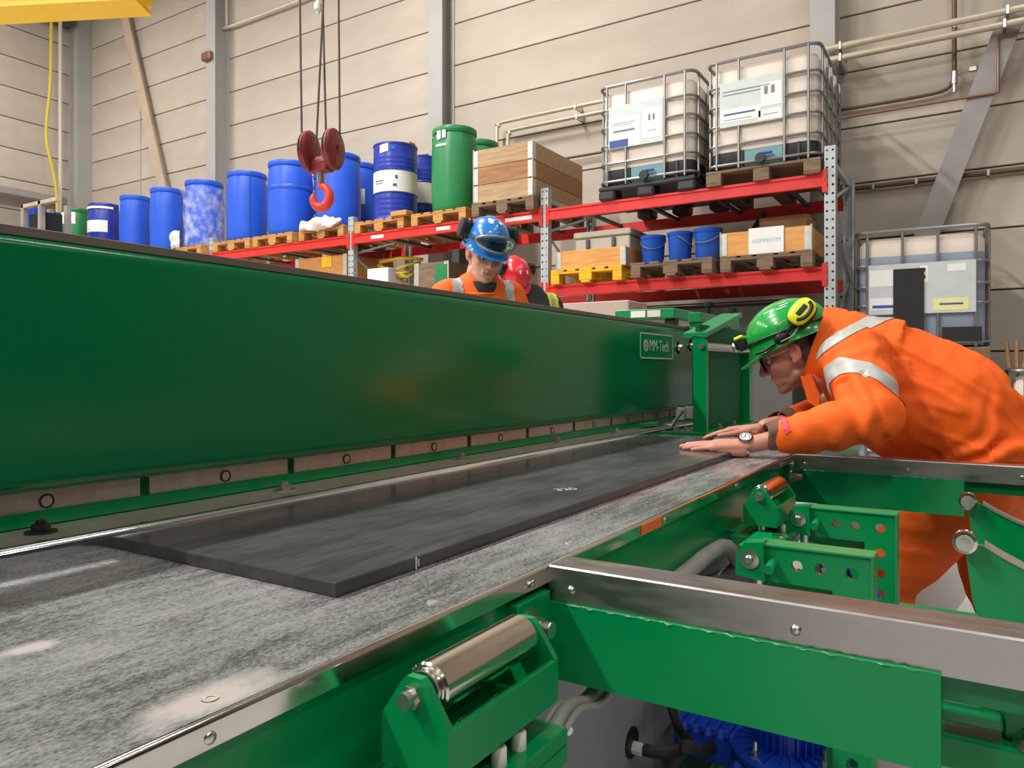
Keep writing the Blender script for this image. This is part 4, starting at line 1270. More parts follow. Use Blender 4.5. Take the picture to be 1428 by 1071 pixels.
# ---- control unit glimpsed behind the beam
cu_ = thing('control_unit', 'green topped control unit with a white label behind the beam end', 'machine', (-2.1, 4.4, 0))
p0, p1 = on_y(862, 437, 4.4), on_y(944, 434, 4.4)
obj('top_plate', MB().box((p0.x, 4.35, p0.z - .045), (p1.x, 4.75, p0.z + .015), .004), 'green_light', cu_, smooth=False)
obj('cabinet', MB().box((p0.x + .12, 4.42, 0), (p1.x - .02, 4.7, p0.z - .045), .004), 'box_cream', cu_, smooth=False)
q0, q1 = on_y(880, 441, 4.349), on_y(900, 434, 4.349)
obj('label_plate', MB().box((q0.x, 4.345, p0.z - .035), (q1.x, 4.351, p0.z + .005)), 'paper', cu_, smooth=False)
q0, q1 = on_y(903, 441, 4.349), on_y(921, 434, 4.349)
obj('label_plate', MB().box((q0.x, 4.345, p0.z - .035), (q1.x, 4.351, p0.z + .005)), 'sack', cu_, smooth=False)
q0, q1 = on_y(928, 452, 4.4), on_y(943, 446, 4.4)
obj('switch_block', MB().box((q0.x, 4.38, p0.z - .16), (q1.x, 4.45, p0.z - .05), .004), 'black', cu_, smooth=False)
p0, p1 = on_y(815, 420, 6.4), on_y(890, 420, 6.4)
tag(obj('beige_carton', MB().box((p0.x - .3, 6.3, 0), (p1.x - .05, 6.75, p0.z - .02), .01), 'beige_sheet', smooth=False), 'tall beige carton standing under the rack', 'box')
p0, p1 = on_y(880, 425, 7.9), on_y(1145, 425, 7.9)
bdrop = thing('grey_backdrop', 'low grey box standing in for the wall under the rack beams', 'cabinet', (p0.x, 7.9, 0))  # no real cabinet: made-up box, toned to stand in for the grey wall
obj('backdrop_body', MB().box((p0.x, 7.55, 0), (p1.x - .2, 8.05, 1.78), .006), 'backdrop_grey', bdrop, smooth=False)
obj('backdrop_top', MB().box((p0.x - .02, 7.5, 1.78), (p1.x - .18, 8.06, 1.80), .002), 'black', bdrop, smooth=False)

# ---- plate being worked
m = bpy.data.materials.new('black_plate'); m.use_nodes = True
nt = m.node_tree; N = nt.nodes; L = nt.links; p_ = N['Principled BSDF']
tc = N.new('ShaderNodeTexCoord')
sm = noise_node(7, (1.4, .6, 1), 6, .65)
scr = noise_node(60, (1.0, .1, 1), 4, .7)
mix = N.new('ShaderNodeMix'); mix.data_type = 'FLOAT'; mix.inputs[0].default_value = .35
L.new(sm.outputs[0], mix.inputs[2]); L.new(scr.outputs[0], mix.inputs[3])
dusty(p_, m, mix, (.014, .013, .013), (.19, .187, .187), .16, .42, .14, 0.0, .42, .66)
p_.inputs['Specular IOR Level'].default_value = .55
MATS['black_plate'] = m
ZP = ZT + .0167
pl = thing('steel_plate', 'long black steel plate lying on the machine table', 'plate', (-.82, 1.4, ZT))
obj('slab', MB().box((XRAIL - .0004, .593, ZT), (-.598, 2.55, ZP), .0012), 'black_plate', pl, smooth=False)
text_mesh('chalk_mark', '320', .036, 'print_faint', pl, (-.70, 1.28, ZP + .0001), (.55, .83, 0), (-.83, .55, 0), .00015, sx=.9)
q = on_x(580, 781, -.598)
ch = MB().box((-.5985, q.y - .0008, ZT + .001), (-.597, q.y + .0008, ZP - .001)).box((-.5985, q.y + .004, ZT + .004), (-.597, q.y + .0052, ZP - .004))
obj('chalk_tick', ch, 'paper', pl, smooth=False)

# ---- support arms
def arm(y, name_label, xr):
    th = thing('support_arm', name_label, 'arm', (XF, y, ZT - .14))
    bar_ = obj('arm_beam', MB().prism([(XF - .008, ZT - .142), (-.03, ZT - .142), (-.03, ZT - .045), (XF - .008, ZT - .045)], 'y', y - .008, y + .05), G, th, smooth=False)
    # weld bead along the top edge
    pts = []
    for k in range(60):
        x = XF + .02 + (.40) * k / 59
        pts.append((x, y - .007 + .0012 * math.sin(k * 1.7), ZT - .0455 + .001 * math.sin(k * 2.9)))
    obj('weld_bead', MB().tube(pts, [.0009 + .0011 * abs(math.sin(k * 1.3) * math.sin(k * .37)) for k in range(60)], 6), 'green_light', bar_)
    cap = obj('steel_cap', MB().prism([(y - .002, ZT - .048), (y - .002, ZT - .002), (y, ZT), (y + .052, ZT), (y + .054, ZT - .002), (y + .054, ZT - .048), (y + .050, ZT - .048), (y + .050, ZT - .005), (y + .003, ZT - .005), (y + .003, ZT - .048)], 'x', XF, xr), 'steel_cap', th, smooth=False, label='brushed steel cap rail')
    for xx in (-.436, -.165, .10, .36):
        if xx < xr:
            obj('cap_screw', MB().lathe([(0, .005), (.0035, .0045), (.0058, .002), (.006, 0), (.006, -.003), (0, -.003)], (xx, y - .002, ZT - .028), (0, -1, 0), 14), 'zinc', cap)
    obj('inner_bar', MB().box((-.06, y + .02, ZT - .08), (xr, y + .05, ZT - .046), .002), G, th, smooth=False)
    return th
ta = arm(.842, 'green support arm with a steel cap rail beside the long roller', 1.0)
tb2 = arm(2.352, 'green support arm with a steel cap rail before the bending worker', 1.0)
# extension of the near arm: channel bars and bolt
xr = thing('extension_frame', 'green channel frame extending past the arm end with a bolt', 'frame', (.2, .95, .6))
obj('upper_channel', MB().box((-.05, .93, ZT - .105), (.022, .98, ZT - .075), .002).box((-.05, .905, ZT - .118), (.022, .93, ZT - .105), .002), 'green_light', xr, smooth=False)
obj('lower_channel', MB().box((-.06, .90, ZT - .165), (.8, .97, ZT - .13), .003), G, xr, smooth=False)
obj('end_block', MB().box((.022, .92, ZT - .13), (.8, .98, ZT - .05), .003), G, xr, smooth=False)
hb = MB(); hexbolt(hb, (.05, .915, ZT - .128), (0, 0, 1), .012, .010); obj('frame_bolt', hb, 'zinc', xr)
hb = MB().cyl((.04, .92, ZT - .165), (.04, .92, ZT - .185), .007, n=8); obj('stud', hb, 'zinc', xr)

# ---- roller units
def roller_unit(y0_, label, ln=.18):
    th = thing('roller_unit', label, 'roller', (-.40, y0_ + ln / 2, ZT - .2))
    xr_, zr_ = -.405, ZT - .026
    y1_ = y0_ + ln
    rl = obj('roller', MB().lathe([(.0, -.001), (.010, -.001), (.010, .0), (.0175, .0005), (.0185, .002), (.0205, .002), (.0225, .004), (.0225, ln - .004), (.0205, ln - .002), (.010, ln), (0, ln)], (xr_, y0_, zr_), (0, 1, 0), 36), 'chrome', th, label='polished steel roller')
    obj('bearing', MB().lathe([(.013, -.004), (.017, -.004), (.017, .0), (.013, .001)], (xr_, y0_, zr_), (0, 1, 0), 24), 'zinc', rl)
    for yy, s_ in ((y0_ - .016, -1), (y1_ + .008, 1)):
        pf = [(xr_ - .036, zr_ - .065), (xr_ + .036, zr_ - .065), (xr_ + .036, zr_ - .022), (xr_ + .014, zr_ + .010), (xr_ + .008, zr_ + .016), (xr_ - .008, zr_ + .016), (xr_ - .014, zr_ + .010), (xr_ - .036, zr_ - .022)]
        obj('end_plate', MB().prism(pf, 'y', yy, yy + .008), G, th, smooth=False)
        n_ = MB().cyl((xr_, yy + (8e-3 if s_ > 0 else 0), zr_), (xr_, yy + (.022 if s_ > 0 else -.014), zr_), .0075, n=14)
        n_.cyl((xr_, yy + (.008 if s_ > 0 else 0), zr_), (xr_, yy + (.013 if s_ > 0 else -.005), zr_), .0105, n=6)
        obj('axle_nut', n_, 'zinc', th)
    obj('side_plate', MB().box((xr_ + .031, y0_ - .009, zr_ - .066), (xr_ + .037, y1_ + .009, zr_ - .022), .001), G, th, smooth=False)
    obj('side_plate', MB().box((xr_ - .037, y0_ - .009, zr_ - .066), (xr_ - .031, y1_ + .009, zr_ - .022), .001), G, th, smooth=False)
    obj('tray', MB().box((xr_ - .036, y0_ - .009, zr_ - .066), (xr_ + .036, y1_ + .009, zr_ - .060)), G, th, smooth=False)
    for yy in (y0_ + .05, y1_ - .05):
        hb = MB(); hexbolt(hb, (xr_ + .006, yy, zr_ - .060), (0, 0, 1), .010, .010); obj('tray_bolt', hb, 'black', th)
    # lower carrier with pins and bushes
    obj('carrier', MB().box((xr_ - .06, y0_ - .03, zr_ - .105), (xr_ + .05, y1_ + .012, zr_ - .088), .002), G, th, smooth=False)
    obj('carrier_web', MB().box((xr_ + .036, y0_ - .03, zr_ - .125), (xr_ + .05, y1_ + .012, zr_ - .105), .002), G, th, smooth=False)
    for yy in (y0_ + .015, y1_ - .03):
        obj('guide_bush', MB().lathe([(.012, .0), (.024, 0), (.024, .008), (.012, .008)], (xr_ - .005, yy, zr_ - .088), n=20), 'zinc', th)
        obj('guide_post', MB().cyl((xr_ - .005, yy, zr_ - .3), (xr_ - .005, yy, zr_ - .062), .011, n=14), 'zinc', th)
    for yy in (y0_ + .07, y0_ + .105):
        obj('pin', MB().lathe([(0, .018), (.006, .018), (.0075, .016), (.0075, 0), (0, 0)], (xr_ + .030, yy, zr_ - .088), n=14), 'drum_white', th)
    obj('lift_cylinder', MB().cyl((xr_, (y0_ + y1_) / 2, .25), (xr_, (y0_ + y1_) / 2, zr_ - .105), .035, n=18), 'drum_white', th)
    obj('wall_bracket', MB().box((XF - .0125, y0_ + .03, zr_ - .105), (xr_ - .05, y1_ - .03, zr_ - .09), .001), G, th, smooth=False)
    obj('cylinder_foot', MB().box((xr_ - .07, (y0_ + y1_) / 2 - .07, 0), (xr_ + .05, (y0_ + y1_) / 2 + .07, .25), .004), 'green', th, smooth=False)
    return th
roller_unit(.508, 'long polished roller in a green tray at the table front', .158)
roller_unit(1.69, 'polished roller in a green tray next to the perforated levers', .17)

# ---- perforated levers
def lever(y, label, dn=.40):
    th = thing('perforated_lever', label, 'lever', (-.25, y, .3))
    x1_ = -.147; z1_ = ZT - .058
    bh = .062; bw = .060
    t0, t1 = y, y + .014
    cl = []
    xs = [-.318, -.29, -.2475, -.205 - .002]
    # top bar: solid root then two holes
    cl.append((-.33, -.285, z1_ - bh, z1_, 0, 0, 0))
    cl.append((-.285, -.245, z1_ - bh, z1_, -.264, z1_ - bh / 2 + .002, .0095))
    cl.append((-.245, x1_ - bw, z1_ - bh, z1_, -.226, z1_ - bh / 2 + .002, .0095))
    zz = z1_
    k = 0
    while zz > z1_ - dn:
        h_ = .062 if k == 0 else .044
        cl.append((x1_ - bw, x1_, zz - h_, zz, x1_ - bw / 2, zz - h_ / 2 + .001, .0105))
        zz -= h_; k += 1
    lp = obj('lever_plate', MB().holeplate('y', cl, t0, t1, 16), G, th, smooth=False)
    # flange on top and on the outer edge
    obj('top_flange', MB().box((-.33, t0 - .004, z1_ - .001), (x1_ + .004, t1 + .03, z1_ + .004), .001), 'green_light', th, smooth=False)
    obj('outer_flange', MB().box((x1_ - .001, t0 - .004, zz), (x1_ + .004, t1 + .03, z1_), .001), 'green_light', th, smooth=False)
    # web plate filling the inner corner with a round cut
    pf = [(x1_ - bw + .002, z1_ - bh), (x1_ - bw + .002, zz), (x1_ - bw - .01, zz)]
    for k in range(11):
        a = math.radians(-10 + 100 * k / 10)
        pf.append((-.30 + .085 * math.cos(a) - .015, z1_ - bh - .115 + .095 * math.sin(a)))
    pf.append((-.33, z1_ - bh - .02)); pf.append((-.33, z1_ - bh))
    obj('corner_web', MB().prism(pf, 'y', t1 + .012, t1 + .018), G, th, smooth=False)
    # pivot lug
    lug = [(-.365, z1_ - .055), (-.365, z1_ - .02), (-.35, z1_ + .004), (-.318, z1_ + .008), (-.314, z1_ - .06)]
    obj('pivot_lug', MB().prism(lug, 'y', t0 - .014, t0 + .02), G, th, smooth=False)
    hb = MB().lathe([(0, .014), (.006, .014), (.0085, .010), (.0085, .004), (.0165, .003), (.0165, 0), (0, 0)], (-.340, t0 - .014, z1_ - .024), (0, -1, 0), 18)
    obj('pivot_bolt', hb, 'zinc', th)
    obj('stop_pin', MB().cyl((-.304, t0 - .032, z1_ - .034), (-.304, t0 + .004, z1_ - .028), .0085, n=14), 'green_light', th)
    obj('lug_rod', MB().cyl((-.33, t0 + .005, z1_ - .055), (-.33, t0 + .005, z1_ - .10), .010, n=12), 'zinc', th)
    obj('lever_foot', MB().box((x1_ - bw, t0, .0), (x1_ - bw + .02, t1, zz + .01)), G, th, smooth=False)
    return th
lever(1.35, 'green perforated L-shaped lever just past the steel cap rail')
lever(1.77, 'taller green perforated L-shaped lever beside the short roller tray')
# carrier box under the far roller, toothed belt, hoses
cbx = thing('roller_carrier', 'green carrier block on chrome rods between the levers', 'bracket', (-.37, 1.55, .5))
obj('carrier_body', MB().box((-.405, 1.50, ZT - .135), (-.335, 1.64, ZT - .095), .003), G, cbx, smooth=False)
for yy in (1.53, 1.60):
    obj('rod', MB().cyl((-.35, yy, .60), (-.35, yy, ZT - .09), .012, n=14), 'chrome', cbx)
obj('carrier_base', MB().box((XF - .0815, 1.50, .585), (-.31, 1.64, .605), .002), 'grey_panel', cbx, smooth=False)
p0 = on_x(1150, 735, -.27)
bt = MB()
for k in range(16):
    bt.cyl((-.325, 2.0, .46 + k * .017), (-.325, 2.03, .46 + k * .017), .0085, n=8)
obj('chain', bt, 'sack', cbx)
# hose clamped along the lower panel
pts = smooth_path([on_x(915, 830, -.4645), on_x(940, 812, -.4645), on_x(965, 792, -.4645), on_x(985, 775, -.4645), on_x(1008, 762, -.4645), on_x(1020, 768, -.462), on_x(1027, 790, -.47), Vector((-.50, 1.665, .66)), Vector((XF - .081, 1.665, .64))], 6)
tag(obj('grey_hose', MB().tube(pts, .016, 10), 'grey_hose'), 'grey corrugated hose running under the table edge', 'hose')
pts = smooth_path([Vector((-.415, .95, .80)), Vector((-.415, .925, .735)), Vector((-.415, .86, .712)), on_x(794, 986, -.415), on_x(770, 1022, -.41), on_x(742, 1071, -.41), on_x(720, 1130, -.41), Vector((-.45, .74, .02))], 6)
for dx_, lb in ((0, 'thicker pale cable tied below the long roller unit'), (.0135, 'thin pale cable tied below the long roller unit'), (-.0135, 'second thin pale cable crossing the bundle behind the roller unit')):
    tag(obj('cable', MB().tube([(a.x + dx_, a.y, a.z) for a in pts], .009 if dx_ == 0 else .004, 10), 'grey_hose'), lb, 'cable')
tag(obj('cable_tie', MB().tube([(on_x(774, 1016, -.41).x + .0195 * math.cos(k / 12 * 2 * PI), on_x(774, 1016, -.41).y + .0145 * math.sin(k / 12 * 2 * PI), on_x(774, 1016, -.41).z) for k in range(12)], .0025, 6, closed=True), 'drum_white'), 'white cable tie around the pale cables', 'cable tie')

# ---- motors
def motor(x, y, z, label, s=1.0):
    th = thing('electric_motor', label, 'motor', (x, y, z - .2))
    obj('flange', MB().lathe([(0, 0), (.10 * s, 0), (.104 * s, .004), (.104 * s, .014), (.098 * s, .018), (.07 * s, .022), (0, .022)], (x, y, z), n=40), 'motor_blue', th)
    for k in range(24):
        a = 2 * PI * k / 24
        d = Vector((math.cos(a), math.sin(a), 0))
        obj('flange_rib', MB().box((.055 * s, -.0016, .0), (.094 * s, .0016, .010)).xform(Matrix.Translation((x, y, z + .018)) @ Matrix.Rotation(a, 4, 'Z')), 'motor_blue', th, smooth=False)
    obj('stator', MB().cyl((x, y, z + .02), (x, y, z + .17), .050 * s, n=30), 'motor_blue', th)
    for k in range(28):
        a = 2 * PI * k / 28
        obj('cooling_fin', MB().box((.045 * s, -.0013, .0), (.064 * s, .0013, .14)).xform(Matrix.Translation((x, y, z + .024)) @ Matrix.Rotation(a, 4, 'Z')), 'motor_blue', th, smooth=False)
    for k in range(4):
        a = 2 * PI * k / 4 - .55
        c = Vector((x + .083 * s * math.cos(a), y + .083 * s * math.sin(a), z + .020))
        hb = MB(); hexbolt(hb, c, (0, 0, 1), .0075, .010); hb.cyl(c, c + Vector((0, 0, .026)), .0045, n=8)
        obj('flange_bolt', hb, 'zinc', th)
    obj('gearbox', MB().box((x - .1, y - .09, z - .14), (x + .09, y + .09, z - .0), .02), 'motor_blue', th, smooth=False)
    obj('terminal_box', MB().box((x - .22, y - .02, z - .05), (x - .09, y + .1, z + .02), .012), 'motor_blue', th, smooth=False)
    for k in range(5):
        obj('gear_rib', MB().box((x - .21 + k * .024, y - .03, z + .015), (x - .20 + k * .024, y + .10, z + .03), .002), 'motor_blue', th, smooth=False)
    obj('mount', MB().box((x - .07, y - .07, .0), (x + .07, y + .07, z - .13), .004), 'green', th, smooth=False)
    return th
motor(-.30, 1.46, .408, 'blue finned electric motor below the capped arm')
motor(-.31, 2.2, .52, 'blue electric motor glimpsed behind the taller perforated lever', .9)
q = on_x(880, 1035, XF - .08)
gl = thing('cable_gland', 'white cable gland in the grey machine panel', 'gland', (XF - .08, q.y, q.z))
obj('gland_plate', MB().lathe([(0, 0), (.028, 0), (.028, .004), (.02, .005), (0, .005)], (XF - .08, q.y, q.z), (1, 0, 0), 18), 'black', gl)
obj('gland_nut', MB().cyl((XF - .08, q.y, q.z - .008), (XF - .055, q.y, q.z - .008), .012, n=8), 'drum_white', gl)
pts = smooth_path([(XF - .06, q.y, q.z - .008), (XF - .02, q.y + .02, q.z - .012), (-.462, q.y + .08, q.z - .02), (-.445, 1.30, .455), (-.440, 1.38, .415), (-.440, 1.445, .395)], 6)
tag(obj('motor_cable', MB().tube(pts, .012, 8), 'rubber'), 'black cable from the grey panel to the blue motor', 'cable')
pts = smooth_path([(-.537, 1.41, .733), (-.53, 1.40, .62), (-.51, 1.385, .52), (-.49, 1.385, .45), (-.48, 1.442, .39)], 6)
tag(obj('motor_cable', MB().tube(pts, .009, 8), 'rubber'), 'thin black cable looping behind the blue motor', 'cable')
sb = thing('sub_frame', 'dark green steel subframe behind the blue motor', 'frame', (-.4, 1.6, 0))
obj('frame_post', MB().box((-.50, 1.20, 0), (-.44, 1.30, .36), .003), G, sb, smooth=False)
obj('frame_rail', MB().box((-.52, 1.2, .26), (-.46, 2.3, .32), .003), G, sb, smooth=False)

# ---- curved cam plates
def cam(y, label):
    th = thing('curved_lever', label, 'lever', (.1, y, .3))
    cv = [(-.022, .80), (.012, .795), (.04, .778), (.075, .760), (.12, .742), (.18, .725), (.26, .712), (.36, .705), (.5, .703)]
    pf = cv + [(.5, .40), (.06, .40), (.012, .62), (-.008, .69)]
    pl_ = obj('cam_plate', MB().prism(pf, 'y', y, y + .016), G, th, smooth=False)
    st = []
    n = len(cv) - 1
    vs = []; fs = []
    for i, (a, b) in enumerate(cv[1:]):
        vs += [(a, y - .004, b), (a, y - .004, b + .007), (a, y + .034, b + .007), (a, y + .034, b)]
    for i in range(n - 1):
        for e_ in range(4):
            fs.append((4 * i + e_, 4 * i + (e_ + 1) % 4, 4 * i + 4 + (e_ + 1) % 4, 4 * i + 4 + e_))
    fs += [(0, 1, 2, 3), (4 * n - 4, 4 * n - 1, 4 * n - 2, 4 * n - 3)]
    obj('steel_track', MB().add(vs, fs), 'block_steel', th, smooth=False)
    rl = obj('cam_roller', MB().lathe([(0, -.002), (.008, -.002), (.013, 0), (.0205, .001), (.0205, .004), (.019, .006), (.019, .028), (.0205, .030), (0, .030)], (-.020, y - .036, .805), (0, 1, 0), 24), 'chrome', th)
    hb = MB(); hexbolt(hb, (-.020, y - .037, .805), (0, -1, 0), .009, .006); obj('roller_bolt', hb, 'zinc', rl)
    obj('cam_foot', MB().box((.15, y - .02, 0), (.4, y + .04, .41), .004), G, th, smooth=False)
    return th
cam(1.68, 'green curved lever plate with a steel track and chrome roller, before the other one')
cam(2.20, 'green curved lever plate with a chrome roller at the far arm end')
lr = thing('floor_rail', 'green horizontal frame rail low between the curved levers', 'frame', (-.1, 1.9, 0))
p0, p1 = on_y(1245, 843, 1.95), on_y(1362, 857, 1.95)
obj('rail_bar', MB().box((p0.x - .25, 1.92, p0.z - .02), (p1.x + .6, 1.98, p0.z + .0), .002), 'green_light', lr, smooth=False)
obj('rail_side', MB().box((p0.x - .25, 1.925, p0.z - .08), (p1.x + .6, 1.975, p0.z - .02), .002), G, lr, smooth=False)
obj('rail_leg', MB().box((p0.x - .2, 1.93, 0), (p0.x - .14, 1.97, p0.z - .08)).box((p1.x + .5, 1.93, 0), (p1.x + .56, 1.97, p0.z - .08)), G, lr, smooth=False)

# ================================================================ crane: hook block, ropes, yellow girder
tk = 6.0
def at_t(u, v, t):
    return Vector((0, 0, HC)) + ray(u, v) * t
hc = at_t(448, 222, tk)
rt = Vector((CS, SN, 0)); fw = Vector((-SN, CS, 0)); upv = Vector((0, 0, 1))
s_ = tk / FPX
ax = (rt * .95 - fw * .30).normalized()
hb_ = thing('hook_block', 'dark red twin-sheave crane hook block hanging on ropes', 'hook', tuple(hc - upv * .25))
for sg in (-1, 1):
    c = hc + ax * (sg * 19 * s_) + upv * (12 * s_)
    obj('sheave_cover', MB().lathe([(0, -.045), (.08, -.045), (.125, -.035), (.14, -.02), (.14, .02), (.125, .035), (.08, .045), (.045, .05), (0, .05)], c, ax, 28).xform(Matrix.Translation(c) @ Matrix.Diagonal((1, 1, 1.18, 1)) @ Matrix.Translation(-c)), 'hook_red', hb_)
    obj('axle_cap', MB().cyl(c + ax * (sg * .045), c + ax * (sg * .065), .03, n=14), 'hook_red', hb_)
    obj('sheave', MB().lathe([(.10, -.012), (.148, -.014), (.13, 0), (.148, .014), (.10, .012)], c + upv * .01 - ax * .0, ax, 24), 'black', hb_)
obj('cross_head', MB().cyl(hc - ax * .16 - upv * .02, hc + ax * .16 - upv * .02, .045, n=14).box(tuple(hc + Vector((-.1, -.05, -.11))), tuple(hc + Vector((.1, .05, -.02))), .01), 'hook_red', hb_)
obj('swivel', MB().cyl(hc - upv * .10, hc - upv * .19, .04, .03, n=14), 'zinc', hb_)
pts = []
hk = hc - upv * .305
for k in range(22):
    a = math.radians(95 - 300 * k / 21)
    pts.append(hk + ax * (.075 * math.cos(a)) + upv * (.085 * math.sin(a)))
pts = [hc - upv * .17, hc - upv * .2] + pts
obj('hook', MB().tube(pts, [.024, .026] + [.028 + .012 * math.sin(PI * k / 21) for k in range(20)] + [.02, .008], 12), 'hook_orange', hb_)
obj('safety_latch', MB().cyl(hk - ax * .06 + upv * .06, hk - ax * .075 - upv * .03, .012, n=8), 'zinc', hb_)
for (u0, u1, v1, dt) in ((418.3, 421, 190, 0), (450.4, 441, 190, -.03), (450.2, 455, 190, .03), (472.3, 474, 192, 0)):
    a = at_t(u1, v1 + 12, tk); b = at_t(u0, 10, tk + dt)
    b = a + (b - a) * ((9.6 - a.z) / (b.z - a.z))      # straight on up to the roof
    tag(obj('wire_rope', MB().cyl(a, b, .009, n=6), 'rope'), 'thin steel wire rope hanging down to the red hook block', 'rope', 'ropes of the hook block')
p = at_t(443.5, 14, tk + .2)
tag(obj('rope_anchor', MB().lathe([(0, -.035), (.012, -.035), (.014, -.015), (.032, .0), (.032, .05), (.014, .075), (.010, .09), (.010, 9.6 - p.z), (0, 9.6 - p.z)], p, (0, 0, 1), 14), 'pipe_white'), 'small pale rope anchor hanging high beside the crane ropes', 'anchor')
gA = at_t(200, 11, 5.0); gB = at_t(-300, 39, 5.0)
gd = (gB - gA).normalized(); gn = gd.cross(upv).normalized()
yg = thing('crane_girder', 'yellow crane girder end crossing high overhead', 'girder', tuple(gA))
def gbox(z0, z1, w0, w1):
    vs = []
    for e_ in (gA, gA + gd * ((-16.136 - gA.x) / gd.x)):
        for (ww, zz) in ((w0, z0), (w1, z0), (w1, z1), (w0, z1)):
            vs.append(e_ + gn * ww + upv * zz)
    return MB().add(vs, [(0, 1, 2, 3), (4, 7, 6, 5), (0, 4, 5, 1), (1, 5, 6, 2), (2, 6, 7, 3), (3, 7, 4, 0)])
obj('lower_flange', gbox(0, .022, -.12, .12), 'crane_yellow', yg, smooth=False)
obj('girder_web', gbox(.022, .30, -.01, .01), 'crane_yellow', yg, smooth=False)
obj('upper_flange', gbox(.30, .32, -.1, .1), 'crane_yellow', yg, smooth=False)
obj('end_stop', MB().box(tuple(gA + Vector((-.02, -.06, .022))), tuple(gA + Vector((.01, .06, .20))), .004), 'crane_yellow', yg, smooth=False)
# steel trolley / stand at the far end of the hall
p = on_y(46, 300, 6.3)
st = thing('steel_trolley', 'brown steel frame trolley near the hall corner', 'trolley', (p.x, 6.3, 0))
p0, p1 = on_y(34, 286, 6.1), on_y(58, 286, 6.1)
for xx in (p0.x, p1.x):
    for yy in (6.1, 6.5):
        obj('post', MB().box((xx - .04, yy - .04, 0), (xx + .04, yy + .04, p0.z), .004), 'brace', st, smooth=False)
obj('top_rail', MB().box((p0.x - .05, 6.06, p0.z - .06), (p1.x + .5, 6.14, p0.z), .004), 'tan_steel', st, smooth=False)
obj('load', MB().box((p0.x + .05, 6.15, .8), (p1.x - .05, 6.45, p0.z - .15), .01), 'rubber', st, smooth=False)
p = on_y(84, 305, 7.6)
tag(obj('blue_crate', MB().box((-14.965, 6.925, L1 - .001), (-14.60, 8.045, p.z + .03), .01), 'motor_blue', smooth=False), 'dark blue crate beside the small green drum', 'crate')
# small white sack with pink on the floor behind the worker
ws = thing('waste_sack', 'white sack with a pink patch lying on the floor behind the worker', 'sack', (-.75, 4.6, 0))
p = on_y(1200, 628, 3.6)
obj('sack_body', lumpy(MB().ellipsoid((p.x + .1, 3.6, .35), (.30, .25, .40), 22, 14), 5, .05, 4), 'paper', ws)
obj('pink_patch', MB().ellipsoid((p.x - .0, 3.38, .66), (.07, .03, .05), 12, 8), mk('pink', (232, 80, 110), .5), ws)
# ================================================================ people
m = bpy.data.materials.new('skin_tinted'); m.use_nodes = True
nt = m.node_tree; N = nt.nodes; L = nt.links; p_ = N['Principled BSDF']
at = N.new('ShaderNodeAttribute'); at.attribute_name = 'tint'
tc = N.new('ShaderNodeTexCoord')
nz = N.new('ShaderNodeTexNoise'); nz.inputs['Scale'].default_value = 45; nz.inputs['Detail'].default_value = 4
L.new(tc.outputs['Object'], nz.inputs['Vector'])
mr = N.new('ShaderNodeMapRange'); mr.inputs[1].default_value = .3; mr.inputs[2].default_value = .7; mr.inputs[3].default_value = .88; mr.inputs[4].default_value = 1.08
L.new(nz.outputs[0], mr.inputs[0])
vm = N.new('ShaderNodeVectorMath'); vm.operation = 'SCALE'
L.new(at.outputs['Color'], vm.inputs[0]); L.new(mr.outputs[0], vm.inputs['Scale'])
L.new(vm.outputs[0], p_.inputs['Base Color'])
p_.inputs['Roughness'].default_value = .48
p_.inputs['Subsurface Weight'].default_value = .12
p_.inputs['Subsurface Radius'].default_value = (.02, .008, .005)
p_.inputs['Subsurface Scale'].default_value = .3
bp = N.new('ShaderNodeBump'); bp.inputs['Strength'].default_value = .12; bp.inputs['Distance'].default_value = .004
n3 = N.new('ShaderNodeTexNoise'); n3.inputs['Scale'].default_value = 260
L.new(tc.outputs['Object'], n3.inputs['Vector']); L.new(n3.outputs[0], bp.inputs['Height']); L.new(bp.outputs[0], p_.inputs['Normal'])
MATS['skin_tinted'] = m

def remesh(mb, voxel, it=4, fac=.5):
    me = mb.mesh('tmp')
    o = bpy.data.objects.new('tmp', me); col.objects.link(o)
    r = o.modifiers.new('r', 'REMESH'); r.mode = 'VOXEL'; r.voxel_size = voxel; r.use_smooth_shade = True
    s = o.modifiers.new('s', 'SMOOTH'); s.factor = fac; s.iterations = it
    dg = bpy.context.evaluated_depsgraph_get(); dg.update()
    out = bpy.data.meshes.new_from_object(o.evaluated_get(dg))
    bpy.data.objects.remove(o); bpy.data.meshes.remove(me)
    for p in out.polygons: p.use_smooth = True
    return out
def coords(me):
    a = np.empty(len(me.vertices) * 3, np.float32); me.vertices.foreach_get('co', a); return a.reshape(-1, 3)
def normals(me):
    a = np.empty(len(me.vertices) * 3, np.float32); me.vertices.foreach_get('normal', a); return a.reshape(-1, 3)
def set_coords(me, a):
    me.vertices.foreach_set('co', a.astype(np.float32).ravel()); me.update()
def submesh(me, keep, off, name, mat, parent, thick=.003):
    """copy the faces whose corners are all in keep, pushed out along the normals, with a rim"""
    co, no = coords(me), normals(me)
    fs = [tuple(p.vertices) for p in me.polygons if all(keep[i] for i in p.vertices)]
    if not fs: return None
    ids = sorted({i for f in fs for i in f}); mp = {k: i for i, k in enumerate(ids)}
    outer = [tuple(co[i] + no[i] * off) for i in ids]
    inner = [tuple(co[i] + no[i] * (off - thick)) for i in ids]
    n = len(ids)
    F = [tuple(mp[i] for i in f) for f in fs]
    ed = {}
    for f in F:
        for a, b in zip(f, f[1:] + f[:1]): ed[(a, b)] = 1
    rim = [(b, a, a + n, b + n) for (a, b) in ed if (b, a) not in ed]
    return obj(name, MB().add(outer + inner, F + [tuple(i + n for i in reversed(f)) for f in F] + rim), mat, parent)

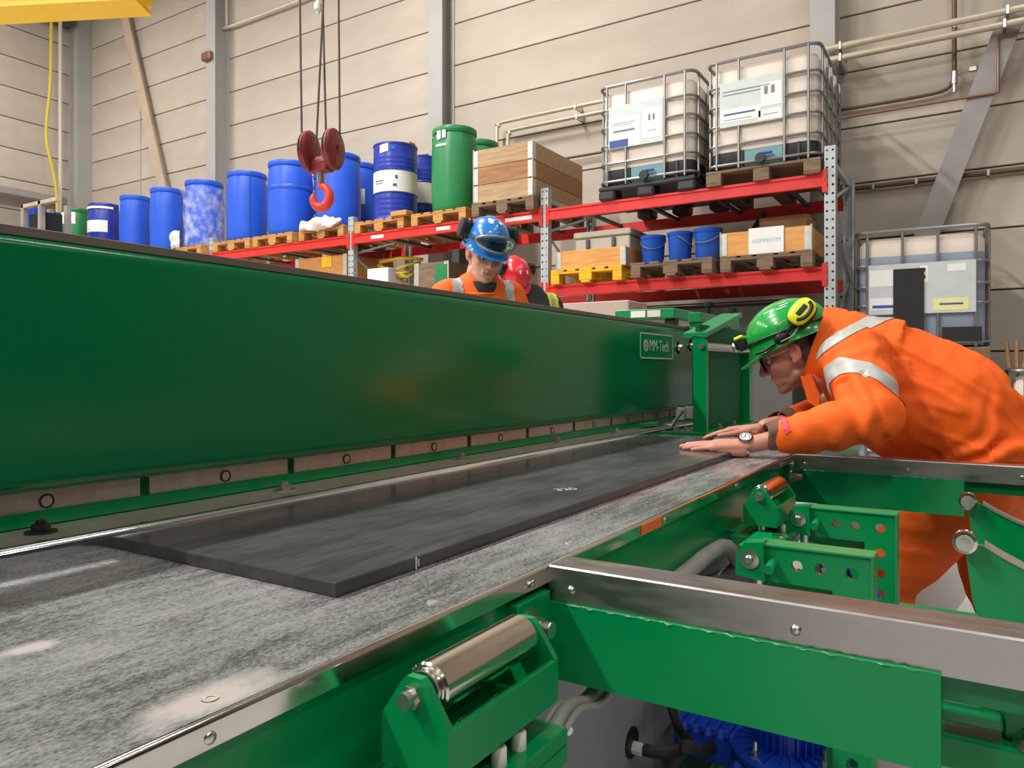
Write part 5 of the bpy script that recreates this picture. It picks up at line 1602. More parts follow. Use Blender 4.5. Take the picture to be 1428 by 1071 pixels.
def band(me, p0, ax, width, ok, parent, mat='reflect', off=.0024, name='reflective_band'):
    """clean strip of a garment between two planes; only the largest connected piece is kept"""
    bm = bmesh.new(); bm.from_mesh(me)
    ax = Vector(ax).normalized(); p0 = Vector(p0)
    for d in (0, width):
        bmesh.ops.bisect_plane(bm, geom=bm.verts[:] + bm.edges[:] + bm.faces[:], plane_co=p0 + ax * d, plane_no=ax, dist=1e-6)
    dead = []
    for f in bm.faces:
        c = f.calc_center_median(); t = (c - p0).dot(ax)
        if not (0 < t < width and ok(c)): dead.append(f)
    bmesh.ops.delete(bm, geom=dead, context='FACES')
    seen = set(); best = []
    for f in bm.faces:
        if f in seen: continue
        st = [f]; seen.add(f); grp = []
        while st:
            g = st.pop(); grp.append(g)
            for e in g.edges:
                for h in e.link_faces:
                    if h not in seen: seen.add(h); st.append(h)
        if len(grp) > len(best): best = grp
    bs = set(best)
    bmesh.ops.delete(bm, geom=[f for f in bm.faces if f not in bs], context='FACES')
    bm.normal_update()
    for v in bm.verts: v.co += v.normal * off
    out = bpy.data.meshes.new(name); bm.to_mesh(out); bm.free()
    for p in out.polygons: p.use_smooth = True
    if not out.polygons: return None
    return obj(name, out, mat, parent)

def hand(mb, wrist, f, n, s, bend=0.12, spread=.05, sc=1.0, droop=0.0):
    """wrist point, finger direction f, back of hand n, thumb side s"""
    f, n, s = Vector(f).normalized(), Vector(n).normalized(), Vector(s).normalized()
    wrist = Vector(wrist)
    def P(a, b, c): return wrist + f * (a * sc) + s * (b * sc) + n * (c * sc)
    for b0, b1, rr in ((-.024, -.030, .0145), (-.008, -.010, .0155), (.008, .010, .0155), (.022, .028, .0145)):
        mb.capsule(P(.004, b0 * .75, .0), P(.088, b1, -.004), rr * sc, .0125 * sc)
    mb.ellipsoid(P(.035, .026, -.010), (.018 * sc, .018 * sc, .016 * sc), 12, 8)
    mb.capsule(P(.012, -.020, -.012), P(.070, -.028, -.014), .0150 * sc, .0130 * sc)
    mb.capsule(P(.012, .018, -.012), P(.075, .020, -.014), .0150 * sc, .0130 * sc)
    base = [(.092, .029, .074, .0088), (.096, .010, .082, .0090), (.092, -.009, .076, .0086), (.083, -.027, .060, .0078)]
    for i, (a, b, ln, r) in enumerate(base):
        an = (1.5 - i) * spread
        d = f * math.cos(an) + s * math.sin(an)
        q = P(a, b, -.004)
        ang = droop
        for j, fr in enumerate((.45, .31, .24)):
            ang += bend * (1 if j else .6)
            dd = d * math.cos(ang) - n * math.sin(ang)
            e = q + dd * (ln * fr * sc)
            mb.capsule(q, e, r * (1 - .07 * j) * sc, r * (1 - .07 * (j + 1)) * sc)
            q = e
    q = P(.030, .036, -.008)
    for j, (ln, r) in enumerate(((.040, .0115), (.030, .0100), (.024, .0088))):
        an = .85 - .28 * j
        dd = f * math.cos(an) + s * math.sin(an) - n * .10
        dd.normalize()
        e = q + dd * (ln * sc)
        mb.capsule(q, e, r * sc, r * .92 * sc)
        q = e
    return mb
def head_prims(mb, M, ears=True):
    def P(x, y, z): return M @ Vector((x, y, z))
    R3 = M.to_3x3()
    def E(c, r): mb.ellipsoid(P(*c), r, 20, 14, R3)
    def C(a, b, r0, r1): mb.capsule(P(*a), P(*b), r0, r1)
    E((0, -.008, .040), (.076, .098, .088))
    E((0, .030, -.022), (.064, .064, .088))
    E((0, .040, -.074), (.052, .050, .036))
    E((0, .074, -.098), (.022, .020, .018))
    E((0, -.03, -.02), (.066, .07, .07))
    C((-.046, .010, -.072), (-.018, .066, -.098), .020, .017)
    C((.046, .010, -.072), (.018, .066, -.098), .020, .017)
    C((-.034, .080, .026), (.034, .080, .026), .012, .012)
    C((0, .090, .018), (0, .116, -.026), .0095, .0125)
    E((.011, .102, -.031), (.0085, .010, .008)); E((-.011, .102, -.031), (.0085, .010, .008))
    E((.040, .060, -.020), (.020, .022, .022)); E((-.040, .060, -.020), (.020, .022, .022))
    C((-.020, .086, -.058), (.020, .086, -.058), .0085, .0085); C((0, .091, -.056), (0, .092, -.056), .009, .009)
    C((-.017, .085, -.070), (.017, .085, -.070), .0085, .0085)
    if ears:
        for sg in (-1, 1):
            E((sg * .077, -.012, -.004), (.009, .019, .031))
            E((sg * .083, -.018, .004), (.006, .014, .022))
            E((sg * .074, -.002, -.028), (.008, .010, .012))
def head_finish(me, M, hair=(62, 44, 34), skin=(214, 150, 126), stubble=0.0, lips=(186, 104, 96), hairline=-.01):
    """eye sockets, ear hollows and colours, in the head's own frame"""
    co = coords(me); no = normals(me)
    Mi = np.array(M.inverted())
    lc = co @ Mi[:3, :3].T + Mi[:3, 3]
    R = np.array(M.to_3x3())
    near = (np.abs(lc[:, 0]) < .12) & (np.abs(lc[:, 1]) < .16) & (np.abs(lc[:, 2]) < .16)
    def dent(c, r, d):
        w_ = np.exp(-np.sum(((lc - np.array(c)) / np.array(r)) ** 2, axis=1)) * near
        return w_[:, None] * d
    mv = np.zeros_like(lc)
    for sg in (-1, 1):
        mv += dent((sg * .032, .088, .006), (.017, .03, .011), 1) * np.array((0, -.013, 0))
        mv += dent((sg * .088, -.010, .000), (.012, .010, .014), 1) * np.array((-sg * .008, 0, 0))
    mv += dent((0, .10, -.064), (.024, .03, .0035), 1) * np.array((0, -.006, 0))
    lc2 = lc + mv
    co2 = co + mv @ R.T
    set_coords(me, co2)
    sk = np.array(lin(skin)); hr = np.array(lin(hair)); lp = np.array(lin(lips))
    colr = np.tile(sk, (len(co), 1))
    def sstep(a, b, x): t = np.clip((x - a) / (b - a), 0, 1); return t * t * (3 - 2 * t)
    # rosy cheeks, nose, ears
    red = np.array(lin((206, 118, 102)))
    wred = (np.exp(-((np.abs(lc[:, 0]) - .042) / .022) ** 2 - ((lc[:, 1] - .065) / .03) ** 2 - ((lc[:, 2] + .02) / .022) ** 2) * .5
            + np.exp(-(lc[:, 0] / .018) ** 2 - ((lc[:, 1] - .115) / .02) ** 2 - ((lc[:, 2] + .026) / .018) ** 2) * .6
            + sstep(.072, .084, np.abs(lc[:, 0])) * (np.abs(lc[:, 2]) < .05) * .6) * near
    wred = np.clip(wred, 0, 1)[:, None]
    colr = colr * (1 - wred) + red * wred
    if stubble > 0:
        ws = sstep(-.020, -.055, lc[:, 2]) * sstep(-.04, .0, lc[:, 1]) * near * stubble
        ws = ws * (1 - np.exp(-((lc[:, 2] + .064) / .011) ** 2 - (lc[:, 0] / .026) ** 2) * (lc[:, 1] > .07))
        ws = np.clip(ws, 0, 1)[:, None]
        colr = colr * (1 - ws) + np.array(lin((132, 92, 74))) * ws
    wl = (np.exp(-((lc[:, 2] + .064) / .009) ** 2 - (lc[:, 0] / .020) ** 2) * (lc[:, 1] > .08) * near)[:, None] * .8
    colr = colr * (1 - wl) + lp * wl
    # brows and hair
    wb = (np.exp(-((np.abs(lc[:, 0]) - .034) / .018) ** 2 - ((lc[:, 2] - .030) / .005) ** 2) * (lc[:, 1] > .06) * near)[:, None] * .7
    colr = colr * (1 - wb) + hr * wb
    wh = np.maximum(sstep(hairline, hairline - .02, lc[:, 1]) * sstep(-.075, -.055, lc[:, 2]) * (np.abs(lc[:, 0]) < .0765),
                    sstep(.062, .072, lc[:, 2])) * near
    wh = wh[:, None]
    colr = colr * (1 - wh) + hr * wh
    ca = me.color_attributes.new('tint', 'FLOAT_COLOR', 'POINT')
    ca.data.foreach_set('color', np.concatenate([colr, np.ones((len(co), 1))], 1).astype(np.float32).ravel())
def wrinkle(me, amp, fn):
    co, no = coords(me), normals(me)
    d = np.array([fn(Vector(c)) for c in co])
    set_coords(me, co + no * (d * amp)[:, None])

# ---------------------------------------------------------------- helmet in the head's own frame
def helmet_shell(parent, M, mat, name='hard_hat', label=None, brim=.045):
    vs = []; fs = []
    n, k_ = 48, 14
    cx, cy, cz = 0, -.010, .064
    rx, ry, rz = .104, .134, .112
    def pt(ph, th, d=0.0):
        s_, c_ = math.sin(ph), math.cos(ph)
        x, y, z = rx * s_ * math.cos(th), ry * s_ * math.sin(th), rz * c_ ** .92 if c_ > 0 else rz * c_
        ridge = .005 * math.exp(-(x / .016) ** 2) * (1 if c_ > .12 else 0)
        q = Vector((x, y, z)); q *= (1 + (ridge + d) / max(q.length, .02))
        return (cx + q.x, cy + q.y, cz + q.z)
    rings = []
    for i in range(k_ + 1):
        ph = max(.02, (PI / 2) * i / k_)
        rings.append([pt(ph, 2 * PI * j / n) for j in range(n)])
    def rim(ext, dz, fr):
        out = []
        for j in range(n):
            th = 2 * PI * j / n
            c_, s_ = math.cos(th), math.sin(th)
            fb = max(0, s_) ** 1.6
            out.append((cx + (rx + ext * .5) * c_, cy + (ry + ext * .5 + fr * fb) * s_, cz - dz - .016 * fb))
        return out
    rings.append(rim(.004, .022, 0)); rings.append(rim(.012, .030, brim)); rings.append(rim(.013, .034, brim))
    rings.append(rim(.0, .030, .0)); rings.append(rim(-.012, .018, -.004))
    rings.append([pt(PI / 2 * .9, 2 * PI * j / n, -.010) for j in range(n)])
    rings.append([pt(PI / 2 * .5, 2 * PI * j / n, -.010) for j in range(n)])
    rings.append([pt(.02, 2 * PI * j / n, -.010) for j in range(n)])
    for r in rings: vs += [tuple(M @ Vector(p)) for p in r]
    for i in range(len(rings) - 1):
        for j in range(n):
            fs.append((i * n + j, i * n + (j + 1) % n, (i + 1) * n + (j + 1) % n, (i + 1) * n + j))
    fs += [tuple(range(n)), tuple(range((len(rings) - 1) * n, len(rings) * n))]
    h = obj(name, MB().add(vs, fs), mat, parent, label=label)
    return h
def head_tube(parent, M, pts, r, mat, name, closed=False, n=8, k=5):
    P_ = [M @ Vector(p) for p in (smooth_path(pts, k) if not closed else pts)]
    return obj(name, MB().tube(P_, r, n, closed), mat, parent)
def ear_cup(parent, M, c, ax, upd, mat, base='black', rx=.034, rz=.047, th=.03):
    """rounded ear cup; ax = outward axis, upd = long direction"""
    ax = Vector(ax).normalized(); up_ = Vector(upd); up_ = (up_ - ax * up_.dot(ax)).normalized(); sd = up_.cross(ax)
    def cup(d0, prof):
        vs = []; fs = []; n = 28
        for (k, z) in prof:
            for j in range(n):
                a = 2 * PI * j / n
                ca, sa = math.cos(a), math.sin(a)
                sq = (abs(ca) ** 2.6 + abs(sa) ** 2.6) ** (-1 / 2.6)
                vs.append(tuple(M @ (Vector(c) + sd * (rx * k * ca * sq) + up_ * (rz * k * sa * sq) + ax * z)))
        for i in range(len(prof) - 1):
            for j in range(n):
                fs.append((i * n + j, i * n + (j + 1) % n, (i + 1) * n + (j + 1) % n, (i + 1) * n + j))
        fs += [tuple(range(n))[::-1], tuple(range((len(prof) - 1) * n, len(prof) * n))]
        return MB().add(vs, fs)
    b = obj('ear_cup', cup(0, [(.8, -.022), (1.05, -.018), (1.08, -.004), (1.0, 0), (1.0, th * .45)]), base, parent)
    obj('cup_shell', cup(0, [(1.0, th * .42), (1.03, th * .5), (.98, th * .82), (.8, th * .98), (.5, th * 1.02)]), mat, b)
    return b, (sd, up_, ax)
def eyes(parent, M, look=-.3, lid=True):
    for sg in (-1, 1):
        e = MB().ellipsoid(M @ Vector((sg * .032, .0745, .005)), (.0115, .0115, .0115), 14, 10)
        eo = obj('eye', e, 'eye_white', parent)
        c = M @ Vector((sg * .032, .0745 + .0085, .005 - .005))
        obj('iris', MB().ellipsoid(c, (.0052, .0052, .0052), 10, 8), 'eye_dark', eo)
        if lid:
            vs = []; fs = []
            n = 12; mm = 5
            for i in range(mm + 1):
                ph = math.radians(25 + 72 * i / mm)
                for j in range(n + 1):
                    th = PI * j / n
                    vs.append(tuple(M @ Vector((sg * .032 + .0128 * math.sin(ph) * math.cos(th), .0745 + .0128 * math.sin(ph) * math.sin(th), .005 + .0128 * math.cos(ph)))))
            for i in range(mm):
                for j in range(n):
                    fs.append((i * (n + 1) + j, i * (n + 1) + j + 1, (i + 1) * (n + 1) + j + 1, (i + 1) * (n + 1) + j))
            obj('eyelid', MB().add(vs, fs), 'skin', eo)
def glasses(parent, M, lens_mat='glass'):
    g = None
    for sg in (-1, 1):
        vs = []; fs = []
        n, mm = 10, 6
        for i in range(mm + 1):
            for j in range(n + 1):
                x = sg * (.004 + .058 * j / n)
                z = .026 - .045 * i / mm * (1 - .25 * (abs(x) > .05))
                y = .110 - 4.2 * (abs(x)) ** 2 * 1.9 - .006 * (1 - i / mm) * 0
                vs.append((x, y, z - .004))
        for a_ in range(2):
            pass
        nv = len(vs)
        vs = [tuple(M @ Vector(v)) for v in vs] + [tuple(M @ Vector((v[0], v[1] - .0018, v[2]))) for v in vs]
        for i in range(mm):
            for j in range(n):
                q = (i * (n + 1) + j, i * (n + 1) + j + 1, (i + 1) * (n + 1) + j + 1, (i + 1) * (n + 1) + j)
                fs.append(q); fs.append(tuple(k + nv for k in reversed(q)))
        bd = [j for j in range(n + 1)] + [(i) * (n + 1) + n for i in range(1, mm + 1)] + [mm * (n + 1) + j for j in range(n - 1, -1, -1)] + [i * (n + 1) for i in range(mm - 1, 0, -1)]
        for a_, b_ in zip(bd, bd[1:] + bd[:1]): fs.append((a_, b_, b_ + nv, a_ + nv))
        if g is None:
            g = obj('safety_glasses', MB().add(vs, fs), lens_mat, parent, label='clear safety glasses')
        else:
            obj('lens', MB().add(vs, fs), lens_mat, g)
        obj('temple_arm', MB().tube([M @ Vector(p) for p in ((sg * .062, .078, .014), (sg * .074, .055, .013), (sg * .079, .0, .014), (sg * .078, -.02, .008))], .0020, 6), 'pipe_white', g)
    obj('nose_bridge', MB().tube([M @ Vector(p) for p in ((-.006, .111, .018), (0, .113, .019), (.006, .111, .018))], .002, 6), 'glass', g)
def headM(c, fwd, roll=0.0):
    y = Vector(fwd).normalized()
    x = y.cross(Vector((0, 0, 1))).normalized(); z = x.cross(y)
    R = Matrix((x, y, z)).transposed()
    R = R @ Matrix.Rotation(roll, 3, 'Y')
    return Matrix.Translation(c) @ R.to_4x4()

# ================================================================ worker bending over the plate
pit = math.radians(23)
HM = headM(Vector((-.520, 2.60, 1.188)), (-math.cos(pit), -.10, -math.sin(pit)))
J = dict(chest=(-.33, 2.68, 1.15), pelvis=(.0, 2.72, .86), shL=(-.315, 2.475, 1.165), elL=(-.245, 2.27, 1.0), wrL=(-.552, 2.185, .918),
         shR=(-.33, 2.88, 1.165), elR=(-.36, 2.93, 1.0), wrR=(-.60, 2.565, .946),
         hipL=(-.01, 2.62, .80), knL=(-.255, 2.60, .47), anL=(-.27, 2.60, .10), hipR=(.0, 2.83, .80), knR=(.05, 2.88, .45), anR=(.20, 2.90, .10))
V = {k: Vector(v) for k, v in J.items()}
def person_core(V, HM, hands, voxel):
    mb = MB()
    head_prims(mb, HM)
    nk = HM @ Vector((0, -.028, -.045))
    ch = V['chest']
    mb.capsule(nk, HM @ Vector((0, -.035, -.10)), .056, .056)
    mb.capsule(HM @ Vector((0, -.03, -.07)), ch.lerp(nk, .35), .056, .062)
    mb.capsule(ch.lerp(nk, .3), ch, .06, .07); mb.capsule(ch, V['pelvis'], .07, .07)
    for s_ in 'LR':
        mb.capsule(ch, V['sh' + s_], .05, .045); mb.capsule(V['sh' + s_], V['el' + s_], .045, .036)
        mb.capsule(V['el' + s_], V['wr' + s_], .038, .027, sx=.9)
        mb.capsule(V['pelvis'], V['hip' + s_], .06, .06); mb.capsule(V['hip' + s_], V['kn' + s_], .06, .05); mb.capsule(V['kn' + s_], V['an' + s_], .05, .04)
    for (wr, f, n, s, bend, sp, sc, dr) in hands:
        hand(mb, wr, f, n, s, bend, sp, sc, dr)
    return remesh(mb, voxel, 3)
mainhands = [((-.560, 2.183, .916), (-.975, -.20, -.01), (-.01, -.12, 1), (-.2, .97, .12), .03, .07, 1.08, .05),
             ((-.612, 2.555, .939), (-.98, -.12, -.06), (-.06, 0, 1), (-.12, -.99, 0), .05, .06, 1.05, .22)]
body = person_core(V, HM, mainhands, .0034)
head_finish(body, HM, skin=(208, 142, 122), stubble=.75, hair=(66, 46, 36))
# the resting hands flatten on the plate and, past its edge, on the table
hc2 = coords(body)
on_plate = (hc2[:, 0] < -.5975) & (hc2[:, 0] > -1.0) & (hc2[:, 1] < 2.552) & (hc2[:, 2] < .95)
on_table = (hc2[:, 0] >= -.5975) & (hc2[:, 0] < -.47) & (hc2[:, 2] < .95)
hc2[:, 2] = np.where(on_plate, np.maximum(hc2[:, 2], ZP - .0004), np.where(on_table, np.maximum(hc2[:, 2], ZT - .0004), hc2[:, 2]))
set_coords(body, hc2)
man = obj('person', body, 'skin_tinted')
tag(man, 'worker in orange coveralls and green hard hat bending over the plate', 'person')
# coverall
mb = MB()
A0, A1 = Vector((-.285, 2.665, 1.130)), Vector((-.005, 2.71, .88))
AM = Vector((-.08, 2.69, 1.020))
mb.capsule(A0, AM, .172, .190, 22, .98); mb.capsule(AM, A1, .190, .195, 22, .95)
mb.capsule(V['shL'], V['shR'], .098, .098, 18)
mb.ellipsoid((-.17, 2.68, 1.0), (.19, .2, .17), 20, 12)
nb = Vector((-.420, 2.645, 1.206)); nax = Vector((-.93, -.12, .22)).normalized()
mb.cyl(nb + nax * .015, A0 + Vector((.05, 0, .015)), .124, .158, 26)
mb.ellipsoid((.0, 2.72, .83), (.17, .20, .18), 20, 12)
mb.capsule(V['shL'] + Vector((0, -.01, .0)), V['elL'], .098, .076, 18); mb.capsule(V['elL'], V['wrL'] + Vector((.105, .02, .028)), .076, .056, 18)
mb.capsule(V['shR'], V['elR'], .095, .078, 18); mb.capsule(V['elR'], V['wrR'] + Vector((.07, .10, .02)), .076, .050, 18)
for s_ in 'LR':
    mb.capsule(V['hip' + s_], V['kn' + s_], .125, .098, 18); mb.capsule(V['kn' + s_], V['an' + s_], .098, .085, 18)
cov = remesh(mb, .0070, 8)
def seg(p, a, b):
    d = b - a; t = (p - a).dot(d) / d.length_squared
    return t, (p - (a + d * max(0, min(1, t)))).length
uL, fL = (V['shL'], V['elL']), (V['elL'], V['wrL'])
tax = (A1 - A0).normalized()
def folds(p):
    tu, du = seg(p, *uL); tf, df = seg(p, *fL)
    s_ = 0.0
    n1 = mnoise.noise(p * 9.0); n2 = mnoise.noise(p * 22.0)
    if df < .13 and tf > -.05:
        s_ += .9 * math.sin(tf * 26 + n1 * 4) * (0.35 + .65 * math.exp(-((tf - .12) / .25) ** 2)) + .4 * n2
    elif du < .15 and tu > .0:
        s_ += .6 * math.sin(tu * 15 + n1 * 5 + p.x * 8) * (.3 + .7 * max(0, tu)) + .5 * n2 + .7 * max(0.0, .6 - 3 * abs(mnoise.noise(Vector((p.x * 7, p.y * 7, p.z * 9)))))
    elif p.z < .8:
        s_ += .9 * n1 + .6 * mnoise.noise(Vector((p.x * 6, p.y * 6, p.z * 26)))
    else:
        k = (p - A0).dot(tax)
        # long drapes running along the back plus waist creases
        q = Vector((k * 5, p.y * 9, (p.z + p.x * .6) * 14))
        s_ += 1.0 * mnoise.noise(q) + .5 * n2 + .9 * max(0.0, .7 - 3.2 * abs(mnoise.noise(q * .8 + Vector((4, 1, 2)))))
        w_ = math.exp(-((k - .40) / .10) ** 2)
        s_ += w_ * (1.0 * math.sin(k * 80 + n1 * 5))
    return s_
wrinkle(cov, .0085, folds)
cvo = obj('coverall', cov, 'orange', man, label='orange work coverall')
cc = coords(cov)
def mask(fn): return np.array([fn(Vector(c)) for c in cc])
UB = (V['elL'] - V['shL']).normalized()
band(cov, V['shL'].lerp(V['elL'], .46), (UB + Vector((-.62, 0, 0))).normalized(), .052, lambda p: seg(p, *uL)[1] < .15 and seg(p, *fL)[0] < .35 and p.y < 2.47, cvo)
band(cov, Vector((-.302, 2.65, 1.295)), Vector((.56, 0, -.83)), .042, lambda p: p.z > 1.165 and p.y < 2.86, cvo)
band(cov, V['elR'].lerp(V['wrR'], .42), (V['wrR'] - V['elR']).normalized(), .05, lambda p: seg(p, V['elR'], V['wrR'])[1] < .11 and p.y > 2.45, cvo)
band(cov, V['knL'].lerp(V['anL'], .3), (V['anL'] - V['knL']).normalized(), .05, lambda p: seg(p, V['knL'], V['anL'])[1] < .14, cvo)
band(cov, V['knR'].lerp(V['anR'], .3), (V['anR'] - V['knR']).normalized(), .05, lambda p: seg(p, V['knR'], V['anR'])[1] < .14, cvo)
# pocket flap and seam on the hip, pink mark on the sleeve
submesh(cov, mask(lambda p: .03 < p.x < .15 and p.y < 2.66 and .87 < p.z < .93), .004, 'pocket_flap', 'orange', cvo)
t_ = V['elL'].lerp(V['wrL'], .72)
submesh(cov, mask(lambda p: (lambda t, d: .66 < t < .72 and d < .1 and p.z > .955 and p.y < 2.20)(*seg(p, *fL))), .002, 'sleeve_patch', 'pink', cvo)
# collar: open ring around the neck
def ringtube(c, ax, prof, wob=.0, n=30, cut=None, oval=1.0):
    a, b, d = MB().frame(ax)
    vs = []; fs = []
    for (r, z) in prof:
        for j in range(n):
            t = 2 * PI * j / n
            rr = r * (1 + wob * math.sin(3 * t + 1) + wob * .6 * math.sin(5 * t))
            vs.append(c + d * (z + (wob * .12 * math.sin(2 * t))) + a * (rr * math.cos(t)) + b * (rr * oval * math.sin(t)))
    for i in range(len(prof) - 1):
        for j in range(n):
            fs.append((i * n + j, i * n + (j + 1) % n, (i + 1) * n + (j + 1) % n, (i + 1) * n + j))
    for j in range(n):
        fs.append(((len(prof) - 1) * n + j, (len(prof) - 1) * n + (j + 1) % n, (j + 1) % n, j))
    return MB().add(vs, fs)
obj('collar', ringtube(nb, nax, [(.122, -.03), (.123, .0), (.119, .040), (.113, .043), (.108, .036), (.110, -.03)], .05, oval=1.08), 'orange', cvo)
obj('undershirt', ringtube(nb, nax, [(.110, -.0), (.106, .015), (.092, .032), (.070, .030), (.05, .02), (.05, .0)], .02), 'knit', cvo, label='dark undershirt showing inside the collar')
fl = MB().prism([(-.485, 1.112), (-.452, 1.118), (-.425, 1.05), (-.43, 1.01), (-.462, 1.03)], 'y', 2.535, 2.552)
obj('collar_flap', fl, 'orange', cvo)
# cuffs
wl_ = (V['elL'] - V['wrL']).normalized()
obj('cuff', ringtube(V['wrL'] + wl_ * .062 + Vector((0, 0, .012)), -wl_, [(.052, -.03), (.047, .012), (.043, .016), (.040, .012), (.044, -.03)], .05, oval=.85), 'cuff_brown', cvo, label='brown knitted inner cuff')
wr_ = (V['elR'] - V['wrR']).normalized()
obj('cuff', ringtube(V['wrR'] + wr_ * .07 + Vector((0, 0, .006)), -wr_, [(.050, -.03), (.045, .012), (.041, .016), (.039, .012), (.043, -.03)], .05, oval=.85), 'cuff_brown', cvo)
# watch
wc = Vector((-.566, 2.182, .915)); wax = Vector((-.975, -.20, -.02)).normalized()
dn_ = Vector((-.05, -.62, .78)); dn_ = (dn_ - wax * dn_.dot(wax)).normalized(); sd_ = wax.cross(dn_)
vs = []; fs = []; n = 30
wt = None
pts = [wc + dn_ * (.024 * math.cos(t)) + sd_ * (.034 * math.sin(t)) for t in [2 * PI * k / n for k in range(n)]]
nrm = [(dn_ * (math.cos(t) / .024) + sd_ * (math.sin(t) / .034)).normalized() for t in [2 * PI * k / n for k in range(n)]]
for k in range(n):
    for (o_, q) in ((0, -.009), (0, .009), (.003, .009), (.003, -.009)):
        vs.append(pts[k] + nrm[k] * o_ + wax * q)
for k in range(n):
    for e_ in range(4):
        k2 = (k + 1) % n
        fs.append((4 * k + e_, 4 * k + (e_ + 1) % 4, 4 * k2 + (e_ + 1) % 4, 4 * k2 + e_))
wt = obj('wrist_watch', MB().add(vs, fs), 'watch_steel', man, label='steel wrist watch with a pale dial')
wd = wc + dn_ * .026
obj('watch_case', MB().lathe([(0, -.004), (.019, -.004), (.021, 0), (.021, .006), (.018, .009), (.0165, .009), (.016, .007), (0, .007)], wd, dn_, 28), 'watch_steel', wt)
obj('watch_dial', MB().cyl(wd + dn_ * .0065, wd + dn_ * .0078, .0158, n=24), 'paper', wt)
ma = MB()
for k in range(12):
    t = 2 * PI * k / 12
    a_, b_, _ = ma.frame(dn_)
    r_ = a_ * math.cos(t) + b_ * math.sin(t)
    ma.cyl(wd + r_ * .0105 + dn_ * .0085, wd + r_ * .0140 + dn_ * .0085, .0011, n=4)
ma.cyl(wd + dn_ * .0088, wd + dn_ * .0088 + b_ * .009, .0009, n=4).cyl(wd + dn_ * .0088, wd + dn_ * .0088 + a_ * .007 - b_ * .003, .0009, n=4)
mo = obj('dial_marks', ma, 'eye_dark', wt); mo['kind'] = 'stuff'
# boots
def boot(parent, an, fx, mat='black'):
    an = Vector(an); f_ = Vector(fx).normalized()
    mb = MB().capsule((an.x, an.y, .14), (an.x, an.y, .06), .058, .052)
    mb.capsule(Vector((an.x, an.y, .05)) - f_ * .04, Vector((an.x, an.y, .045)) + f_ * .16, .048, .044)
    mb.box((an.x - .04, an.y - .04, 0), (an.x + .04, an.y + .04, .03))
    me = remesh(mb, .008, 3)
    c_ = coords(me); c_[:, 2] = np.maximum(c_[:, 2], 0.001); set_coords(me, c_)
    obj('boot', me, mat, parent)
boot(man, V['anL'], (-1, -.1, 0)); boot(man, V['anR'], (-1, .1, 0))
eyes(man, HM); glasses(man, HM)
hh = helmet_shell(man, HM, 'hat_green', label='green hard hat with stowed yellow ear defenders')
# headlamp strap, lamp, ear defenders, chin strap
sx = -.0
obj('strap', MB().tube([HM @ Vector((.109 * math.cos(t), -.010 + (.139 if math.sin(t) > 0 else .136) * math.sin(t), .072 + .006 * math.sin(t))) for t in [2 * PI * k / 48 for k in range(48)]], .0045, 6, closed=True), 'black', hh)
lampc = Vector((0, .145, .062))
ho = obj('head_lamp', MB().box((-.032, .118, .072), (.032, .160, .116), .010).xform(HM), 'black', hh, smooth=False)
obj('lamp_lens', MB().lathe([(.0, 0), (.017, 0), (.018, .012), (.014, .016), (0, .016)], HM @ Vector((0, .156, .092)), HM.to_3x3() @ Vector((0, 1, 0)), 18), 'zinc', ho)
obj('lamp_trim', MB().box((-.034, .122, .110), (.034, .154, .122), .004).xform(HM), 'lime', ho, smooth=False)
for sg in (-1, 1):
    b_, fr_ = ear_cup(hh, HM, (sg * .108, -.082, .100), (sg * .95, -.12, .22), (0, -.62, .35), 'lime', rx=.033, rz=.046, th=.034)
    sdv, upv2, axv = fr_
    c_ = Vector((sg * .108, -.082, .100)) + axv * .036
    obj('cup_badge', MB().box((-.008, -.003, -.02), (.008, .003, .02), .002).xform(HM @ Matrix.Translation(c_) @ Matrix((sdv, axv, upv2)).transposed().to_4x4()), 'black', b_, smooth=False)
    # dark half-moon inlay
    pts = [c_ - axv * .003 + sdv * (.024 * math.cos(t)) + upv2 * (.035 * math.sin(t)) for t in [math.radians(-70 + 160 * k / 12) for k in range(13)]]
    obj('cup_inlay', MB().tube([HM @ q for q in pts], .006, 8), 'black', b_)
    head_tube(hh, HM, [(sg * .106, .006, .046), (sg * .116, -.02, .062), (sg * .122, -.05, .085), (sg * .116, -.08, .100)], .0045, 'black', 'cup_arm')
    obj('slot_plate', MB().ellipsoid((sg * .104, .004, .052), (.012, .026, .022), 14, 8).xform(HM), 'black', hh)
    head_tube(hh, HM, [(sg * .112, .01, .056), (sg * .124, .0, .090), (sg * .120, -.03, .100)], .002, 'cage', 'cup_wire')
    head_tube(hh, HM, [(sg * .114, .01, .042), (sg * .122, -.03, .046), (sg * .118, -.06, .068)], .002, 'cage', 'cup_wire')
    head_tube(hh, HM, [(sg * .080, .102, .040), (sg * .1, .07, .036), (sg * .108, .03, .044)], .005, 'black', 'visor_strap')
# stickers on the hat
for (a0, e0, w_, hgt) in ((200, 52, .030, .004), (192, 46, .034, .004), (204, 60, .026, .003), (160, 50, .02, .004)):
    th_ = math.radians(a0); ph_ = math.radians(e0)
    n_v = Vector((math.cos(ph_) * math.cos(th_), math.cos(ph_) * math.sin(th_), math.sin(ph_)))
    c_ = Vector((.104 * n_v.x, -.010 + .134 * n_v.y, .064 + .114 * n_v.z))
    t1 = Vector((-math.sin(th_), math.cos(th_), 0)); t2 = n_v.cross(t1)
    obj('sticker', MB().box((-w_ / 2, -hgt / 2, -.001), (w_ / 2, hgt / 2, .002)).xform(HM @ Matrix.Translation(c_) @ Matrix((t1, t2, n_v)).transposed().to_4x4()), 'paper', hh, smooth=False)

